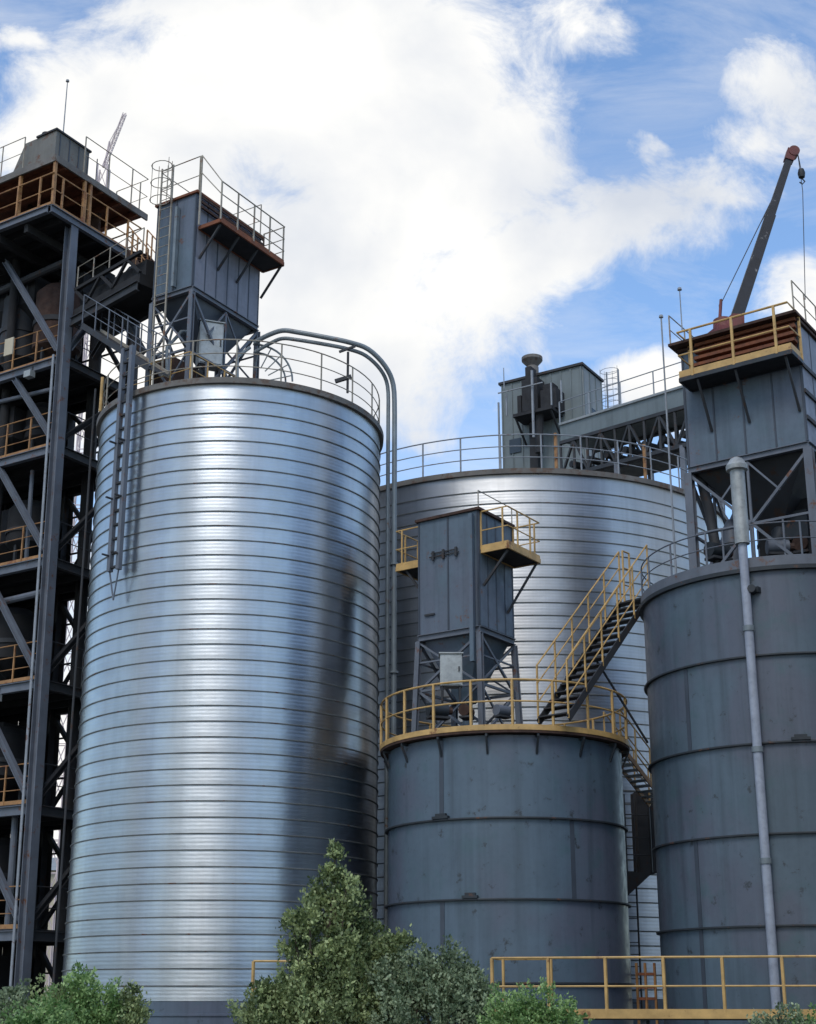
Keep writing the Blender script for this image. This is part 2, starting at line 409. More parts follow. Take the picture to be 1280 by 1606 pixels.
# --- tank 3 platform
PR3 = 3.06; DZ3 = T3TOP + 0.12
def annulus(cx, cy, r0, r1, z0, z1, n=96): return MB().lathe(cx, cy, [(r0, z0), (r1, z0), (r1, z1), (r0, z1), (r0, z0)], n, smooth=True)
annulus(T3[0], T3[1], T3[2] - 0.6, PR3 - 0.012, DZ3 - 0.10, DZ3).build('platform', 'rust_dark', t3)
annulus(T3[0], T3[1], PR3 - 0.01, PR3, DZ3 - 0.04, DZ3 + 0.085).build('toe_board', 'yellow', t3)
railing(t3, circ(T3[0], T3[1], PR3 - 0.03, DZ3, 72), (0.62, 1.12), 'yellow', 0.94, 0.026, 0.03, True, skip=lambda p: False)
for k in range(16):
    a = R(11 + k * 22.5); f_ = frame((T3[0], T3[1], 0), a)
    b = MB(); b.bar(f_(T3[2], 0, DZ3 - 0.14), f_(PR3 - 0.03, 0, DZ3 - 0.14), 0.05, 0.06)
    b.bar(f_(T3[2] + 0.0, 0, DZ3 - 0.55), f_(PR3 - 0.04, 0, DZ3 - 0.16), 0.045, 0.045)
    b.build('bracket', 'tank_dark', t3)

# --- tank 4 top ring and railing
annulus(T4[0], T4[1], T4[2] - 0.5, T4[2] + 0.10, T4TOP - 0.03, T4TOP + 0.06).build('top_flange', 'tank_dark', t4)
annulus(T4[0], T4[1], T4[2] + 0.0, T4[2] + 0.05, T4TOP + 0.065, T4TOP + 0.30).build('kerb_ring', 'steel', t4)
railing(t4, circ(T4[0], T4[1], T4[2] + 0.0, T4TOP + 0.3, 72), (0.40, 0.78), 'steel', 1.1, 0.017, 0.02, True)

# ------------------------------------------------------------------ filter houses
def house(label, corner, rz, LB, LA, H, legs, wallmat_b, *args, hopmat='box', **kw):
    return house_(label, corner, rz, LB, LA, H, legs, wallmat_b, *args, hopmat=hopmat, **kw)
def house_(label, corner, rz, LB, LA, H, legs, wallmat_b, rib_b=6, rib_a=3, roofmat='rust', rail=None, hopper=True, name='filter_house', leg_mat='steel', leg_w=0.13, taper=0.0, belts=False, hopmat='box'):
    """near corner at the origin; local x runs right-back, local y left-back; z=0 is the underside of the housing"""
    t = thing(name, (corner[0], corner[1], corner[2] - legs), label, 'filter house', 'filter houses on the silo and tank tops')
    fr = frame(corner, rz)
    b = MB(); b.box(fr, 0, LB, 0, LA, 0, H)
    b.build('wall', 'box', t)
    b = MB()                                          # raised seams and panel edges
    for i in range(rib_b + 1):
        x = LB * i / rib_b; x = min(max(x, 0.02), LB - 0.02); b.box(fr, x - 0.02, x + 0.02, -0.022, 0.0, 0.02, H - 0.02)
        b.box(fr, x - 0.02, x + 0.02, LA, LA + 0.022, 0.02, H - 0.02)
    for i in range(rib_a + 1):
        y = LA * i / rib_a; y = min(max(y, 0.02), LA - 0.02); b.box(fr, -0.022, 0.0, y - 0.02, y + 0.02, 0.02, H - 0.02)
        b.box(fr, LB, LB + 0.022, y - 0.02, y + 0.02, 0.02, H - 0.02)
    b.build('cladding_seams', 'strip', t)
    pb = MB(); pb.box(fr, 0.02, LB - 0.02, -0.012, 0.0, 0.03, H - 0.05); pb.build('side_panel', wallmat_b, t)  # thin facing that carries the lit-side colour where one is given
    if belts:
        for z in (H * 0.2, H * 0.42, H * 0.64):
            MB().box(fr, 0.0, LB, -0.06, -0.023, z - 0.05, z + 0.05).build('belt_rail', 'dark', t)
    rb = MB(); rb.box(fr, -0.07, LB + 0.07, -0.07, LA + 0.07, H, H + 0.07); rb.build('roof', roofmat, t)
    bb = MB(); w = 0.16                                # base frame
    for (x0, y0, x1, y1) in ((0, 0, LB, 0), (0, 0, 0, LA), (LB, 0, LB, LA), (0, LA, LB, LA)):
        bb.ibeam(fr(x0, y0, -w / 2 - 0.005), fr(x1, y1, -w / 2 - 0.005), 0.12, w)
    bb.build('base_frame', leg_mat, t)
    for (x, y) in ((0, 0), (LB, 0), (0, LA), (LB, LA)):
        ox = -taper if x == 0 else taper; oy = -taper if y == 0 else taper
        lg = MB(); lg.ibeam(fr(x, y, -w - 0.01), fr(x + ox, y + oy, -legs), leg_w, leg_w, 0.022, up=(math.cos(rz), math.sin(rz), 0))
        lg.build('leg', leg_mat, t)
    for (a0, b0) in (((0, 0), (LB, 0)), ((0, 0), (0, LA)), ((LB, 0), (LB, LA)), ((0, LA), (LB, LA))):
        br = MB(); m0 = ((a0[0] + b0[0]) / 2, (a0[1] + b0[1]) / 2); L_ = math.hypot(a0[0] - b0[0], a0[1] - b0[1])
        zt_ = -w - 0.03
        if L_ > 2.1:
            mid = -legs * 0.52
            br.bar(fr(*a0, zt_), fr(*m0, mid), 0.07); br.bar(fr(*b0, zt_), fr(*m0, mid), 0.07)
            br.bar(fr(*m0, mid), fr(*a0, -legs + 0.05), 0.07); br.bar(fr(*m0, mid), fr(*b0, -legs + 0.05), 0.07)
            br.bar(fr(*a0, mid), fr(*b0, mid), 0.06)
            qa = (a0[0] * .75 + b0[0] * .25, a0[1] * .75 + b0[1] * .25); qb = (a0[0] * .25 + b0[0] * .75, a0[1] * .25 + b0[1] * .75)
            br.bar(fr(*m0, zt_), fr(*m0, -legs + 0.05), 0.06)
            br.bar(fr(*m0, zt_), fr(*qa, mid * 0.6), 0.045); br.bar(fr(*m0, zt_), fr(*qb, mid * 0.6), 0.045)
            br.bar(fr(*qa, mid), fr(*qa, -legs + 0.05), 0.04); br.bar(fr(*qb, mid), fr(*qb, -legs + 0.05), 0.04)
        else:
            br.bar(fr(*a0, zt_), fr(*b0, -legs * 0.5), 0.06); br.bar(fr(*b0, -legs * 0.5), fr(*a0, -legs + 0.05), 0.06)
            br.bar(fr(*a0, -legs * 0.5), fr(*b0, -legs * 0.5), 0.06)
            br.bar(fr(*b0, zt_), fr(*a0, -legs * 0.5), 0.045); br.bar(fr(*a0, -legs * 0.5), fr(*b0, -legs + 0.05), 0.045); br.bar(fr(*a0, -legs * 0.25), fr(*b0, -legs * 0.25), 0.04)
        br.build('brace', leg_mat, t)
    if hopper:
        hb = MB(); k = 0.16
        q = [fr(x, y, -0.02) for x, y in ((0.05, 0.05), (LB - 0.05, 0.05), (LB - 0.05, LA - 0.05), (0.05, LA - 0.05))]
        cx_, cy_ = LB / 2, LA / 2; zb_ = -min(legs * 0.62, 1.7)
        q2 = [fr(cx_ + a * k, cy_ + b_ * k, zb_) for a, b_ in ((-1, -1), (1, -1), (1, 1), (-1, 1))]
        hb.hexa(q2 + q)
        hb.tube([fr(cx_, cy_, zb_ + 0.02), fr(cx_, cy_, -legs)], 0.13, 12)
        hb.build('hopper', hopmat, t)
    return t, fr

def platform(t, fr, x0, x1, y0, y1, z, edges, railm, hts=(0.55, 1.1), step=0.9, toe=0.12, toemat=None, th=0.07, struts=(), rr=0.02, rp=0.022, plate='floor_dark', edge_mat=None):
    pb = MB(); pb.box(fr, x0, x1, y0, y1, z - th, z); po = pb.build('platform', plate, t)
    if edge_mat:
        eb = MB()
        for (xa, ya, xb, yb) in ((x0, y0, x1, y0), (x0, y0, x0, y1), (x1, y0, x1, y1), (x0, y1, x1, y1)):
            eb.bar(fr(xa, ya, z - 0.035), fr(xb, yb, z - 0.035), 0.05, 0.11)
        eb.build('edge_channel', edge_mat, po)
    if toe:
        tb = MB()
        for (a, b) in zip(edges[:-1], edges[1:]): tb.bar(fr(*a, z + toe / 2 + 0.025), fr(*b, z + toe / 2 + 0.025), 0.015, toe)
        tb.build('toe_board', toemat or railm, po)
    railing(t, [fr(*e, z) for e in edges], hts, railm, step, rr, rp, name='platform_railing')
    for (xa, ya, za, xb, yb, zb_) in struts:
        MB().bar(fr(xa, ya, za), fr(xb, yb, zb_), 0.055).build('strut', 'dark', t)
    return po

RZ = R(58); eB = (math.cos(RZ), math.sin(RZ)); eA = (-math.sin(RZ), math.cos(RZ))
# ---- house on silo 1
c1 = at(302, 448, 35.2)
LB1 = along(c1, eB, 404); LA1 = along(c1, eA, 240)
H1 = zat(c1.x, c1.y, 303) - c1.z
h1, f1 = house('grey-blue filter house with a caged ladder on top of the shiny silo', c1, RZ, LB1, LA1, H1, c1.z - S1TOP - 0.1, 'box_lit_side', 6, 2, hopmat='strip')
lg1 = c1.z - S1TOP - 0.1
platform(h1, f1, -0.35, LB1 * 0.62, -0.35, LA1 + 0.3, -lg1 + 0.55, [(LB1 * 0.62, -0.35), (-0.35, -0.35), (-0.35, LA1 + 0.3)], 'yellow', (0.5, 1.0), 0.75, 0.08, plate='dark', toemat='pale_rail', rr=0.016, rp=0.02)
b = MB(); b.box(f1, 0.2, LB1 * 0.5, LA1 * 0.5, LA1, -lg1 + 0.6, -lg1 + 1.9); b.build('screw_housing', 'rust_dark', h1)
zp = H1 - 1.02; W1 = 0.80
platform(h1, f1, 0.12, LB1 + 0.12, -W1, -0.03, zp, [(0.12, -W1), (LB1 + 0.12, -W1), (LB1 + 0.12, -0.03)], 'pale_rail', (0.4, 0.8, 1.2), 0.8, 0.07, 'rust', edge_mat='rust',
         struts=[(x, -W1 + 0.06, zp - 0.1, x, -0.02, zp - 0.95) for x in (0.2, 1.0, 1.85, LB1 + 0.07)])
b = MB(); b.bar(f1(0.03, -0.1, zp), f1(0.03, -0.1, H1 + 1.2), 0.04)
for q in (0.0, 0.5): b.tube([f1(0.03, -0.1, H1 + 1.2 - q * 1.1), f1(0.12, -W1, zp + 1.2 - q * 0.8)], 0.018, 6)
b.build('corner_rail', 'pale_rail', h1)
b = MB()
for k in range(3): b.box(f1, 0.1, LB1 + 0.05, -0.10 - 0.02 * k, -0.07, H1 - 0.12 - 0.17 * k, H1 - 0.05 - 0.17 * k)
b.build('side_rail_beams', 'rust_dark', h1)
railing(h1, [f1(0.02, -0.05, H1 + 0.07), f1(0.02, LA1 - 0.05, H1 + 0.07)], (0.5, 1.12), 'pale_rail', 1.3, 0.016, 0.018, name='roof_railing')
railing(h1, [f1(LB1 - 0.02, 0.0, H1 + 0.07), f1(LB1 - 0.02, LA1 - 0.05, H1 + 0.07), f1(0.02, LA1 - 0.05, H1 + 0.07)], (0.5, 1.05), 'pale_rail', 1.3, 0.014, 0.016, name='roof_railing')
ladder(h1, f1, -0.16, LA1 * 0.7, -2.6, H1 + 1.1, 0.42, 'pale_rail', ax='y', cage=(H1 - 0.1, H1 + 1.15), cdir=-1)
b = MB(); b.box(f1, -0.15, -0.023, LA1 * 0.40, LA1 * 0.46, 0.1, H1 - 0.3); b.build('cable_tray', 'pipe', h1)
# pale inspection hatch box and curved cage by its legs
cab = thing('control_cabinet', at(330, 590, 36.2), 'pale grey tapered cabinet under the filter house on the shiny silo', 'cabinet', 'pale cabinets under the filter houses')
def cabinet(t, fr, w, d, h, z0=0.0):
    b = MB(); b.box(fr, -w / 2, w / 2, 0, d, z0 + 0.02, z0 + h); b.build('body', 'zinc', t)
    b = MB(); b.box(fr, -w / 2 + 0.03, w / 2 - 0.03, -0.02, 0, z0 + 0.05, z0 + h - 0.04); do = b.build('door', 'zinc', t)
    b = MB(); b.box(fr, w / 2 - 0.09, w / 2 - 0.06, -0.05, -0.02, z0 + h * 0.45, z0 + h * 0.6); b.build('handle', 'dark', do)
    b = MB(); b.box(fr, -w / 2 - 0.03, w / 2 + 0.03, -0.05, d + 0.03, z0 + h, z0 + h + 0.03); b.build('lid', 'zinc', t)
    for x in (-w / 2 + 0.05, w / 2 - 0.05):
        for y in (0.05, d - 0.05): MB().bar(fr(x, y, z0 + 0.02), fr(x, y, z0 - 0.35), 0.04).build('leg', 'dark', t)
pc = at(330, 572, 36.0); cabf = frame((pc.x, pc.y, pc.z), R(20))
cab.location = (pc.x, pc.y, pc.z - 0.35)
cabinet(cab, cabf, 0.66, 0.45, 1.3)

# hooped handrail near the right legs
hh = thing('hoop_ladder', at(418, 598, 37.0), 'curved hoop handrail on the shiny silo roof right of the filter house', 'handrail')
b = MB(); p0 = at(395, 598, 37.0); 
for dx, rr_ in ((0, 1.15), (0.12, 0.95)):
    b.tube([Vector((p0.x + rr_ * math.cos(t), p0.y + dx, p0.z + rr_ * math.sin(t))) for t in [R(90 * i / 10) for i in range(11)]], 0.03, 6)
b.build('hoop', 'pipe', hh)
b = MB()
for i in range(1, 10, 2):
    t = R(90 * i / 10); b.bar((p0.x + 1.15 * math.cos(t), p0.y, p0.z + 1.15 * math.sin(t)), (p0.x + 0.5 * math.cos(t), p0.y + 0.1, p0.z + 0.5 * math.sin(t)), 0.025)
b.build('spokes', 'pipe', hh)

# clutter of pipes around the feet of house 1
for (pts, r, lab) in (
    ([(262, 585, 35.6), (262, 545, 35.6), (285, 520, 35.9), (300, 520, 36.2)], 0.05, 'thin bent pipe left of the hopper on the shiny silo'),
    ([(236, 590, 35.6), (240, 560, 35.7), (262, 550, 36), (275, 500, 36.4)], 0.035, 'thinnest bent pipe near the silo edge by the tower'),
    ([(372, 595, 36.2), (372, 560, 36.2), (392, 545, 36.4)], 0.05, 'short bent pipe right of the pale cabinet on the shiny silo')):
    tag(MB().tube([at(*p) for p in pts], r, 8).build('bent_pipe', 'pipe'), lab, 'pipe', 'bent pipes on the shiny silo roof')

# ---- twin ducts sweeping over the silo edge
def smooth(pts, n=4):
    P = [Vector(p) for p in pts]; out = []
    for i in range(len(P) - 1):
        a = P[max(i - 1, 0)]; b = P[i]; c = P[i + 1]; d = P[min(i + 2, len(P) - 1)]
        for k in range(n):
            t = k / n
            out.append(0.5 * ((2 * b) + (c - a) * t + (2 * a - 5 * b + 4 * c - d) * t * t + (3 * b - a - 3 * c + d) * t ** 3))
    out.append(P[-1]); return out
up = [(398, 538, 36.9), (420, 526, 36.8), (443, 518.5, 36.7), (466, 521, 36.6), (510, 529, 36.5), (548, 537, 36.5), (578, 548, 36.6), (604, 574, 36.8), (617, 604, 37.0), (619, 650, 37.0)]
pts = smooth([at(*p) for p in up]); e = pts[-1]; pts.append(Vector((e.x, e.y, 0)))
dt = thing('downpipe', (e.x, e.y, 0), 'long grey pipe arching over the shiny silo edge and dropping between the silos', 'pipe', 'twin arched pipes')
MB().tube(pts, 0.07, 10).build('pipe_run', 'pipe', dt)
for zz in (4, 7, 10, 13): 
    MB().lathe(e.x, e.y, [(0.08, zz), (0.12, zz), (0.12, zz + 0.06), (0.08, zz + 0.06)], 16).build('collar', 'pipe', dt)
lw = [(400, 552, 37.0), (425, 538, 36.9), (443, 531, 36.8), (466, 533, 36.7), (515, 541, 36.6), (548, 548, 36.6), (574, 558, 36.7), (597, 580, 36.9), (608, 606, 37.1), (609, 650, 37.1)]
pts = smooth([at(*p) for p in lw]); e = pts[-1]; pts.append(Vector((e.x, e.y, 0)))
dt2 = thing('downpipe', (e.x, e.y, 0), 'inner and lower of the two arched pipes over the shiny silo edge', 'pipe', 'twin arched pipes')
MB().tube(pts, 0.055, 10).build('pipe_run', 'pipe', dt2)
pa = at(546, 552, 36.4); b = MB(); b.bar(pa, pa + Vector((0, 0, -1.25)), 0.05); b.bar(pa + Vector((-0.25, 0, 0)), pa + Vector((0.2, 0, 0.18)), 0.06)
b.bar(pa + Vector((-0.35, 0, -0.9)), pa + Vector((0.1, 0, -0.75)), 0.1); b.build('pipe_stand', 'dark', dt2)

# ---- house on tank 3
RZ3 = R(55.5); eB3 = (math.cos(RZ3), math.sin(RZ3)); eA3 = (-math.sin(RZ3), math.cos(RZ3))
c3 = at(752, 981, 33.7)
LB3 = along(c3, eB3, 806); LA3 = along(c3, eA3, 657); H3 = zat(c3.x, c3.y, 800) - c3.z
h3, f3 = house('grey-blue filter house with yellow side platforms on the short tank', c3, RZ3, LB3, LA3, H3, c3.z - DZ3, 'box', 4, 2, roofmat='rust_dark', taper=0.09)
zp3 = zat(c3.x, c3.y, 861) - c3.z
W3 = 0.80
LP = along(f3(0.1, -W3, zp3), eB3, 847)
x3b = 0.1 + LP
platform(h3, f3, 0.1, x3b, -W3, -0.03, zp3, [(0.1, -0.03), (0.1, -W3), (x3b, -W3), (x3b, -0.03)], 'yellow', (0.5, 1.0), 0.62, 0.09, edge_mat='yellow',
         struts=[(0.2, -W3 + 0.06, zp3 - 0.1, 0.2, -0.02, zp3 - 0.9), (x3b - 0.08, -W3 + 0.06, zp3 - 0.1, x3b - 0.35, -0.02, zp3 - 1.35)])
platform(h3, f3, 0.15, LB3 - 0.1, LA3 + 0.03, LA3 + 0.8, zp3 - 0.02, [(0.15, LA3 + 0.03), (0.15, LA3 + 0.8), (LB3 - 0.1, LA3 + 0.8), (LB3 - 0.1, LA3 + 0.03)], 'yellow', (0.5, 1.0), 0.6, 0.09, edge_mat='yellow',
         struts=[(0.25, LA3 + 0.55, zp3 - 0.1, 0.25, LA3 + 0.02, zp3 - 0.85)])
railing(h3, [f3(0.0, -0.02, H3 + 0.07), f3(LB3, -0.02, H3 + 0.07)], (0.45,), 'pale_rail', 1.3, 0.013, 0.014, name='roof_railing')
b = MB(); b.bar(f3(-0.10, 0.14, H3 - 0.1), f3(-0.10, 0.14, -0.9), 0.11, 0.11); b.build('conduit', 'box', h3)
b = MB()
b.box(f3, -0.05, -0.023, 0.55, LA3 - 0.35, H3 * 0.66, H3 * 0.668); b.box(f3, -0.05, -0.023, 0.6, LA3 - 0.4, H3 * 0.69, H3 * 0.697)
for y_ in (0.6, 0.98, 1.3): b.box(f3, -0.07, -0.023, min(y_, LA3 - 0.5), min(y_, LA3 - 0.5) + 0.06, H3 * 0.63, H3 * 0.71)
b.box(f3, -0.05, -0.023, LA3 - 0.5, LA3 - 0.2, H3 * 0.155, H3 * 0.17)
b.build('hatch_bars', 'dark', h3)
b = MB(); b.box(f3, 0.7, 1.3, 0.9, 1.3, H3 + 0.07, H3 + 0.2); b.build('roof_hatch', 'rust_dark', h3)
pc = at(708, 1076, 32.9); cab3 = thing('control_cabinet', (pc.x, pc.y, pc.z), 'pale ribbed metal cabinet hanging under the filter house on the short tank', 'cabinet', 'pale cabinets under the filter houses')
cf = frame((pc.x, pc.y, pc.z), R(0)); cabinet(cab3, cf, 0.52, 0.4, 0.78, 0.0)

def motor(px, py, Y, s, lab, m='tank_dark', ang=20):
    p = at(px, py, Y); t = thing('fan_motor', p, lab, 'motor', 'motors and fans on the decks'); f_ = frame(p, R(ang))
    MB().tube([f_(-s, 0, s * 0.7), f_(s * 0.6, 0, s * 0.7)], s * 0.55, 14).build('casing', m, t)
    MB().tube([f_(s * 0.6, 0, s * 0.7), f_(s * 1.0, 0, s * 0.7)], s * 0.3, 10).build('shaft_cover', 'rust_dark', t)
    b = MB(); b.box(f_, -s, s * 0.7, -s * 0.5, s * 0.5, 0, s * 0.18); b.build('base', 'dark', t)
motor(690, 1128, 33.0, 0.30, 'dark motor under the pale cabinet on the short tank deck', 'tank_dark')
motor(733, 1128, 33.4, 0.26, 'rusty motor by the near leg of the short tank filter house', 'rust_dark', 70)
motor(790, 1126, 33.6, 0.24, 'small grey motor between two legs on the short tank deck', 'steel', 40)

# ---- house on tank 4
RZ4 = R(55.0); eB4 = (math.cos(RZ4), math.sin(RZ4)); eA4 = (-math.sin(RZ4), math.cos(RZ4))
c4 = at(1267, 692, 31.2)
LA4 = along(c4, eA4, 1080); H4 = zat(c4.x, c4.y, 505) - c4.z; LB4 = 3.0
h4, f4 = house('big grey-blue filter house with a yellow front platform carrying the crane', c4, RZ4, LB4, LA4, H4, c4.z - T4TOP - 0.06, 'box_lit_side', 4, 4, roofmat='rust_dark', leg_w=0.2, belts=True, hopmat='dark')
zp4 = zat(c4.x, c4.y, 568) - c4.z
WP = 0.75
ya = -0.05
P_ = f4(-WP, ya, zp4); yb = ya + along(P_, eA4, 1066)
zp4 = zat(P_.x, P_.y, 549) - c4.z
platform(h4, f4, -WP, -0.03, ya, yb, zp4, [(-0.03, ya), (-WP, ya), (-WP, yb), (-0.03, yb)], 'yellow', (0.62, 1.25), 1.0, 0.17, edge_mat='tank_dark', rr=0.028, rp=0.034,
         struts=[(-WP + 0.06, y, zp4 - 0.1, -0.02, y, zp4 - 1.25) for y in (0.12, (ya + yb) / 2, yb - 0.45)])
# rusty beams of the roof grillage above the platform
b = MB()
for k in range(4): b.box(f4, -0.16 - 0.05 * k, -0.075, 0.0, yb - 0.2, H4 + 0.0 - 0.2 * k, H4 + 0.08 - 0.2 * k)
b.box(f4, -0.075, -0.025, 0.05, yb - 0.25, zp4 + 0.12, H4 - 0.02)
b.build('roof_grillage', 'rust', h4)
b = MB(); b.box(f4, -0.35, LB4 + 0.1, -0.1, LA4 + 0.2, H4 + 0.10, H4 + 0.17); b.build('roof_deck', 'rust_dark', h4)
railing(h4, [f4(-0.3, -0.05, H4 + 0.17), f4(LB4, -0.05, H4 + 0.17)], (0.4, 0.8), 'pale_rail', 0.9, 0.016, 0.018, name='roof_railing')
railing(h4, [f4(LB4, -0.05, H4 + 0.17), f4(LB4, LA4 + 0.15, H4 + 0.17), f4(-0.3, LA4 + 0.15, H4 + 0.17)], (0.4, 0.8), 'pale_rail', 1.0, 0.016, 0.018, name='roof_railing')

# unseen tank added off the right edge to give the shiny wall its dark reflection
s5 = thing('storage_tank', (13.2, 23.5, 0), 'unseen dark tank added beyond the right edge of the view, mirrored in the shiny silo wall', 'tank')
MB().lathe(13.2, 23.5, [(3.4, 0), (3.4, 15.5), (3.3, 15.55)], 64).build('shell', 'tank_b', s5)
MB().lathe(13.2, 23.5, [(3.4, 15.56), (0.3, 16.3), (0.001, 16.3)], 64).build('roof', 'rim', s5)
for z in range(2, 15, 2): MB().lathe(13.2, 23.5, [(3.39, z), (3.47, z), (3.47, z + 0.06), (3.39, z + 0.06)], 64).build('ring_flange', 'strip', s5)

# lightning pole left of house 4, tall thin posts
def pole(px, py, Y, py2, lab, r=0.022, m='grey_rail', tip=True, nm='pole', cat='pole'):
    p = at(px, py, Y); z0 = zat(p.x, p.y, py2); b = MB(); b.tube([(p.x, p.y, z0), (p.x, p.y, p.z)], r, 6, r2=r * 0.7)
    if tip: b.lathe(p.x, p.y, [(0.001, p.z - 0.02), (0.06, p.z), (0.05, p.z + 0.06), (0.001, p.z + 0.09)], 8)
    return tag(b.build(nm, m), lab, cat)
pole(1037, 498, 33.0, 905, 'tall thin grey pole left of the big filter house', 0.03)
pole(1066, 455, 32.6, 520, 'short thin rod with a small cap above the yellow front platform', 0.018)

# tank 4 front vertical pipe with a rain hat
a4, p4 = wallpt(T4, 1190, 1200, 0.16)
pt_ = thing('vent_pipe', (p4.x, p4.y, 0), 'pale vertical vent pipe with a hood running down the right-hand tank', 'pipe')
zc = zat(p4.x, p4.y, 738); zm = zat(p4.x, p4.y, 852)
MB().lathe(p4.x, p4.y, [(0.1, zm), (0.1, 1.45), (0.09, 1.45)][::-1], 20).build('lower_pipe', 'pipe_pale', pt_)
MB().lathe(p4.x, p4.y, [(0.10, zm - 0.02), (0.165, zm - 0.02), (0.165, zc), (0.10, zc)], 20).build('upper_pipe', 'zinc', pt_)
MB().lathe(p4.x, p4.y, [(0.12, zc - 0.03), (0.24, zc + 0.0), (0.25, zc + 0.10), (0.14, zc + 0.27), (0.05, zc + 0.32), (0.001, zc + 0.32)], 20).build('rain_hood', 'zinc', pt_)
for zz in (zat(p4.x, p4.y, 990), zat(p4.x, p4.y, 1355), zat(p4.x, p4.y, 1180)):
    MB().lathe(p4.x, p4.y, [(0.1, zz), (0.125, zz), (0.125, zz + 0.12), (0.1, zz + 0.12)], 16).build('collar', 'pipe', pt_)
zz = zat(p4.x, p4.y, 925); f_ = frame((p4.x, p4.y, 0), a4)
b = MB(); b.tube([f_(-0.2, 0.12, zz), f_(0.08, 0.14, zz)], 0.09, 12); b.bar(f_(-0.2, 0.24, zz), f_(-0.05, 0.2, zz), 0.12); b.build('valve', 'tank_dark', pt_)

# machines behind the legs of house 4
motor(1130, 880, 33.0, 0.35, 'dark motor between the legs of the crane-carrying filter house', 'tank_dark', 30)
motor(1225, 872, 32.4, 0.32, 'grey fan motor behind the pale vent pipe', 'steel', 0)
motor(1262, 872, 33.0, 0.35, 'rusty motor near the right frame edge on the tall tank', 'rust_dark', 60)
scr = f4(LB4 * 0.62, LA4 * 0.15, -2.2); t = thing('screening_machine', f4(LB4 * 0.62, LA4 * 0.5, -c4.z + T4TOP + 0.1), 'big dark screening machine filling the back of the crane-carrying house frame', 'machine')
b = MB(); b.box(f4, LB4 * 0.45, LB4 * 0.85, LA4 * 0.12, LA4 * 0.62, -c4.z + T4TOP + 0.35, -0.9); b.build('casing', 'inner', t)
b = MB(); b.box(f4, LB4 * 0.42, LB4 * 0.45, LA4 * 0.2, LA4 * 0.5, -1.9, -1.2); b.build('access_panel', 'tank_dark', t)
b = MB(); b.box(f4, LB4 * 0.4, LB4 * 0.9, LA4 * 0.1, LA4 * 0.66, -c4.z + T4TOP + 0.2, -c4.z + T4TOP + 0.35); b.build('base_frame', 'dark', t)
pd = at(1120, 800, 33.2)
b = MB(); b.tube([at(1098, 745, 33.2), at(1112, 800, 33.2), at(1128, 890, 33.0)], 0.13, 12); tag(b.build('dust_duct', 'dark'), 'dark slanting duct behind the left leg on the tall tank', 'duct', 'ducts on the tall tank')
b = MB(); b.tube([at(1235, 720, 33.2), at(1232, 790, 33.2), at(1215, 880, 33.0)], 0.2, 14); tag(b.build('dust_duct', 'tank_dark'), 'thick dark duct right of the vent pipe on the tall tank', 'duct', 'ducts on the tall tank')
for (px, lab) in ((1150, 'grey upright drum left of the vent pipe'), (1205, 'grey upright drum right of the vent pipe')):
    p = at(px, 885, 33.6); t = thing('dust_drum', p, lab + ' on the tall tank', 'drum', 'drums on the tall tank')
    MB().lathe(p.x, p.y, [(0.001, p.z), (0.22, p.z), (0.22, p.z + 0.9), (0.08, p.z + 1.15), (0.001, p.z + 1.15)], 20).build('body', 'steel', t)
    MB().lathe(p.x, p.y, [(0.22, p.z + 0.42), (0.24, p.z + 0.42), (0.24, p.z + 0.5), (0.22, p.z + 0.5)], 20).build('band', 'tank_dark', t)

# ------------------------------------------------------------------ roof crane
dz4 = c4.z + H4 + 0.17
q0 = f4(0.45, 0, 0); yy = along(Vector((q0.x, q0.y, dz4)), eA4, 1136); q0 = f4(0.45, yy, 0); cb = Vector((q0.x, q0.y, dz4 + 0.4)); CY = cb.y
cr = thing('jib_crane', (cb.x, cb.y, cb.z - 0.4), 'dark jib crane with a red base and red head on the right-hand roof', 'crane')
ct = at(1241, 240, CY - 0.1); b0 = at(1152, 508, CY)
d = (ct - b0); bm = MB(); nrm = d.normalized(); side = nrm.cross(Vector((0, 1, 0))).normalized()
def sec(p, w): 
    q = Vector((0, 1, 0)); return [p - side * w - q * w, p + side * w - q * w, p + side * w + q * w, p - side * w + q * w]
bm.hexa(sec(b0, 0.155) + sec(b0 + d * 0.62, 0.13)); bm.hexa(sec(b0 + d * 0.62, 0.11) + sec(b0 + d * 0.96, 0.09))
bm.build('boom', 'boom', cr)
hb = MB(); hb.hexa(sec(b0 + d * 0.95, 0.12) + sec(b0 + d * 1.01, 0.13)); hb.tube([ct + Vector((0.05, -0.14, 0)), ct + Vector((0.05, 0.14, 0))], 0.145, 14)
ho = hb.build('boom_head', 'red', cr)
bs = MB(); f_ = frame(cb, R(20))
bs.box(f_, -0.32, 0.42, -0.3, 0.3, -0.4, -0.05); bs.lathe(cb.x, cb.y, [(0.26, cb.z - 0.1), (0.24, cb.z + 0.25), (0.15, cb.z + 0.3), (0.001, cb.z + 0.3)], 20)
bs.build('base', 'red', cr)
ba = MB(); ba.bar(b0 - d * 0.02 - side * 0.1, b0 + d * 0.04, 0.3, 0.36, (0, 1, 0)); ba.tube([b0 + Vector((-0.05, -0.24, -0.05)), b0 + Vector((-0.05, 0.24, -0.05))], 0.2, 12)
for s_ in (-1, 1): ba.bar(at(1128, 515, CY + 0.2 * s_), at(1131, 470, CY), 0.06)
ba.build('mast', 'red', cr)
wb = MB(); top = at(1130, 478, CY)
wb.tube([top, at(1190, 355, CY), at(1226, 290, CY)], 0.012, 5); wb.tube([top, at(1244, 245, CY)], 0.012, 5)
wb.tube([at(1132, 520, CY), at(1129, 478, CY)], 0.03, 6); wb.build('stay_cable', 'cable', cr)
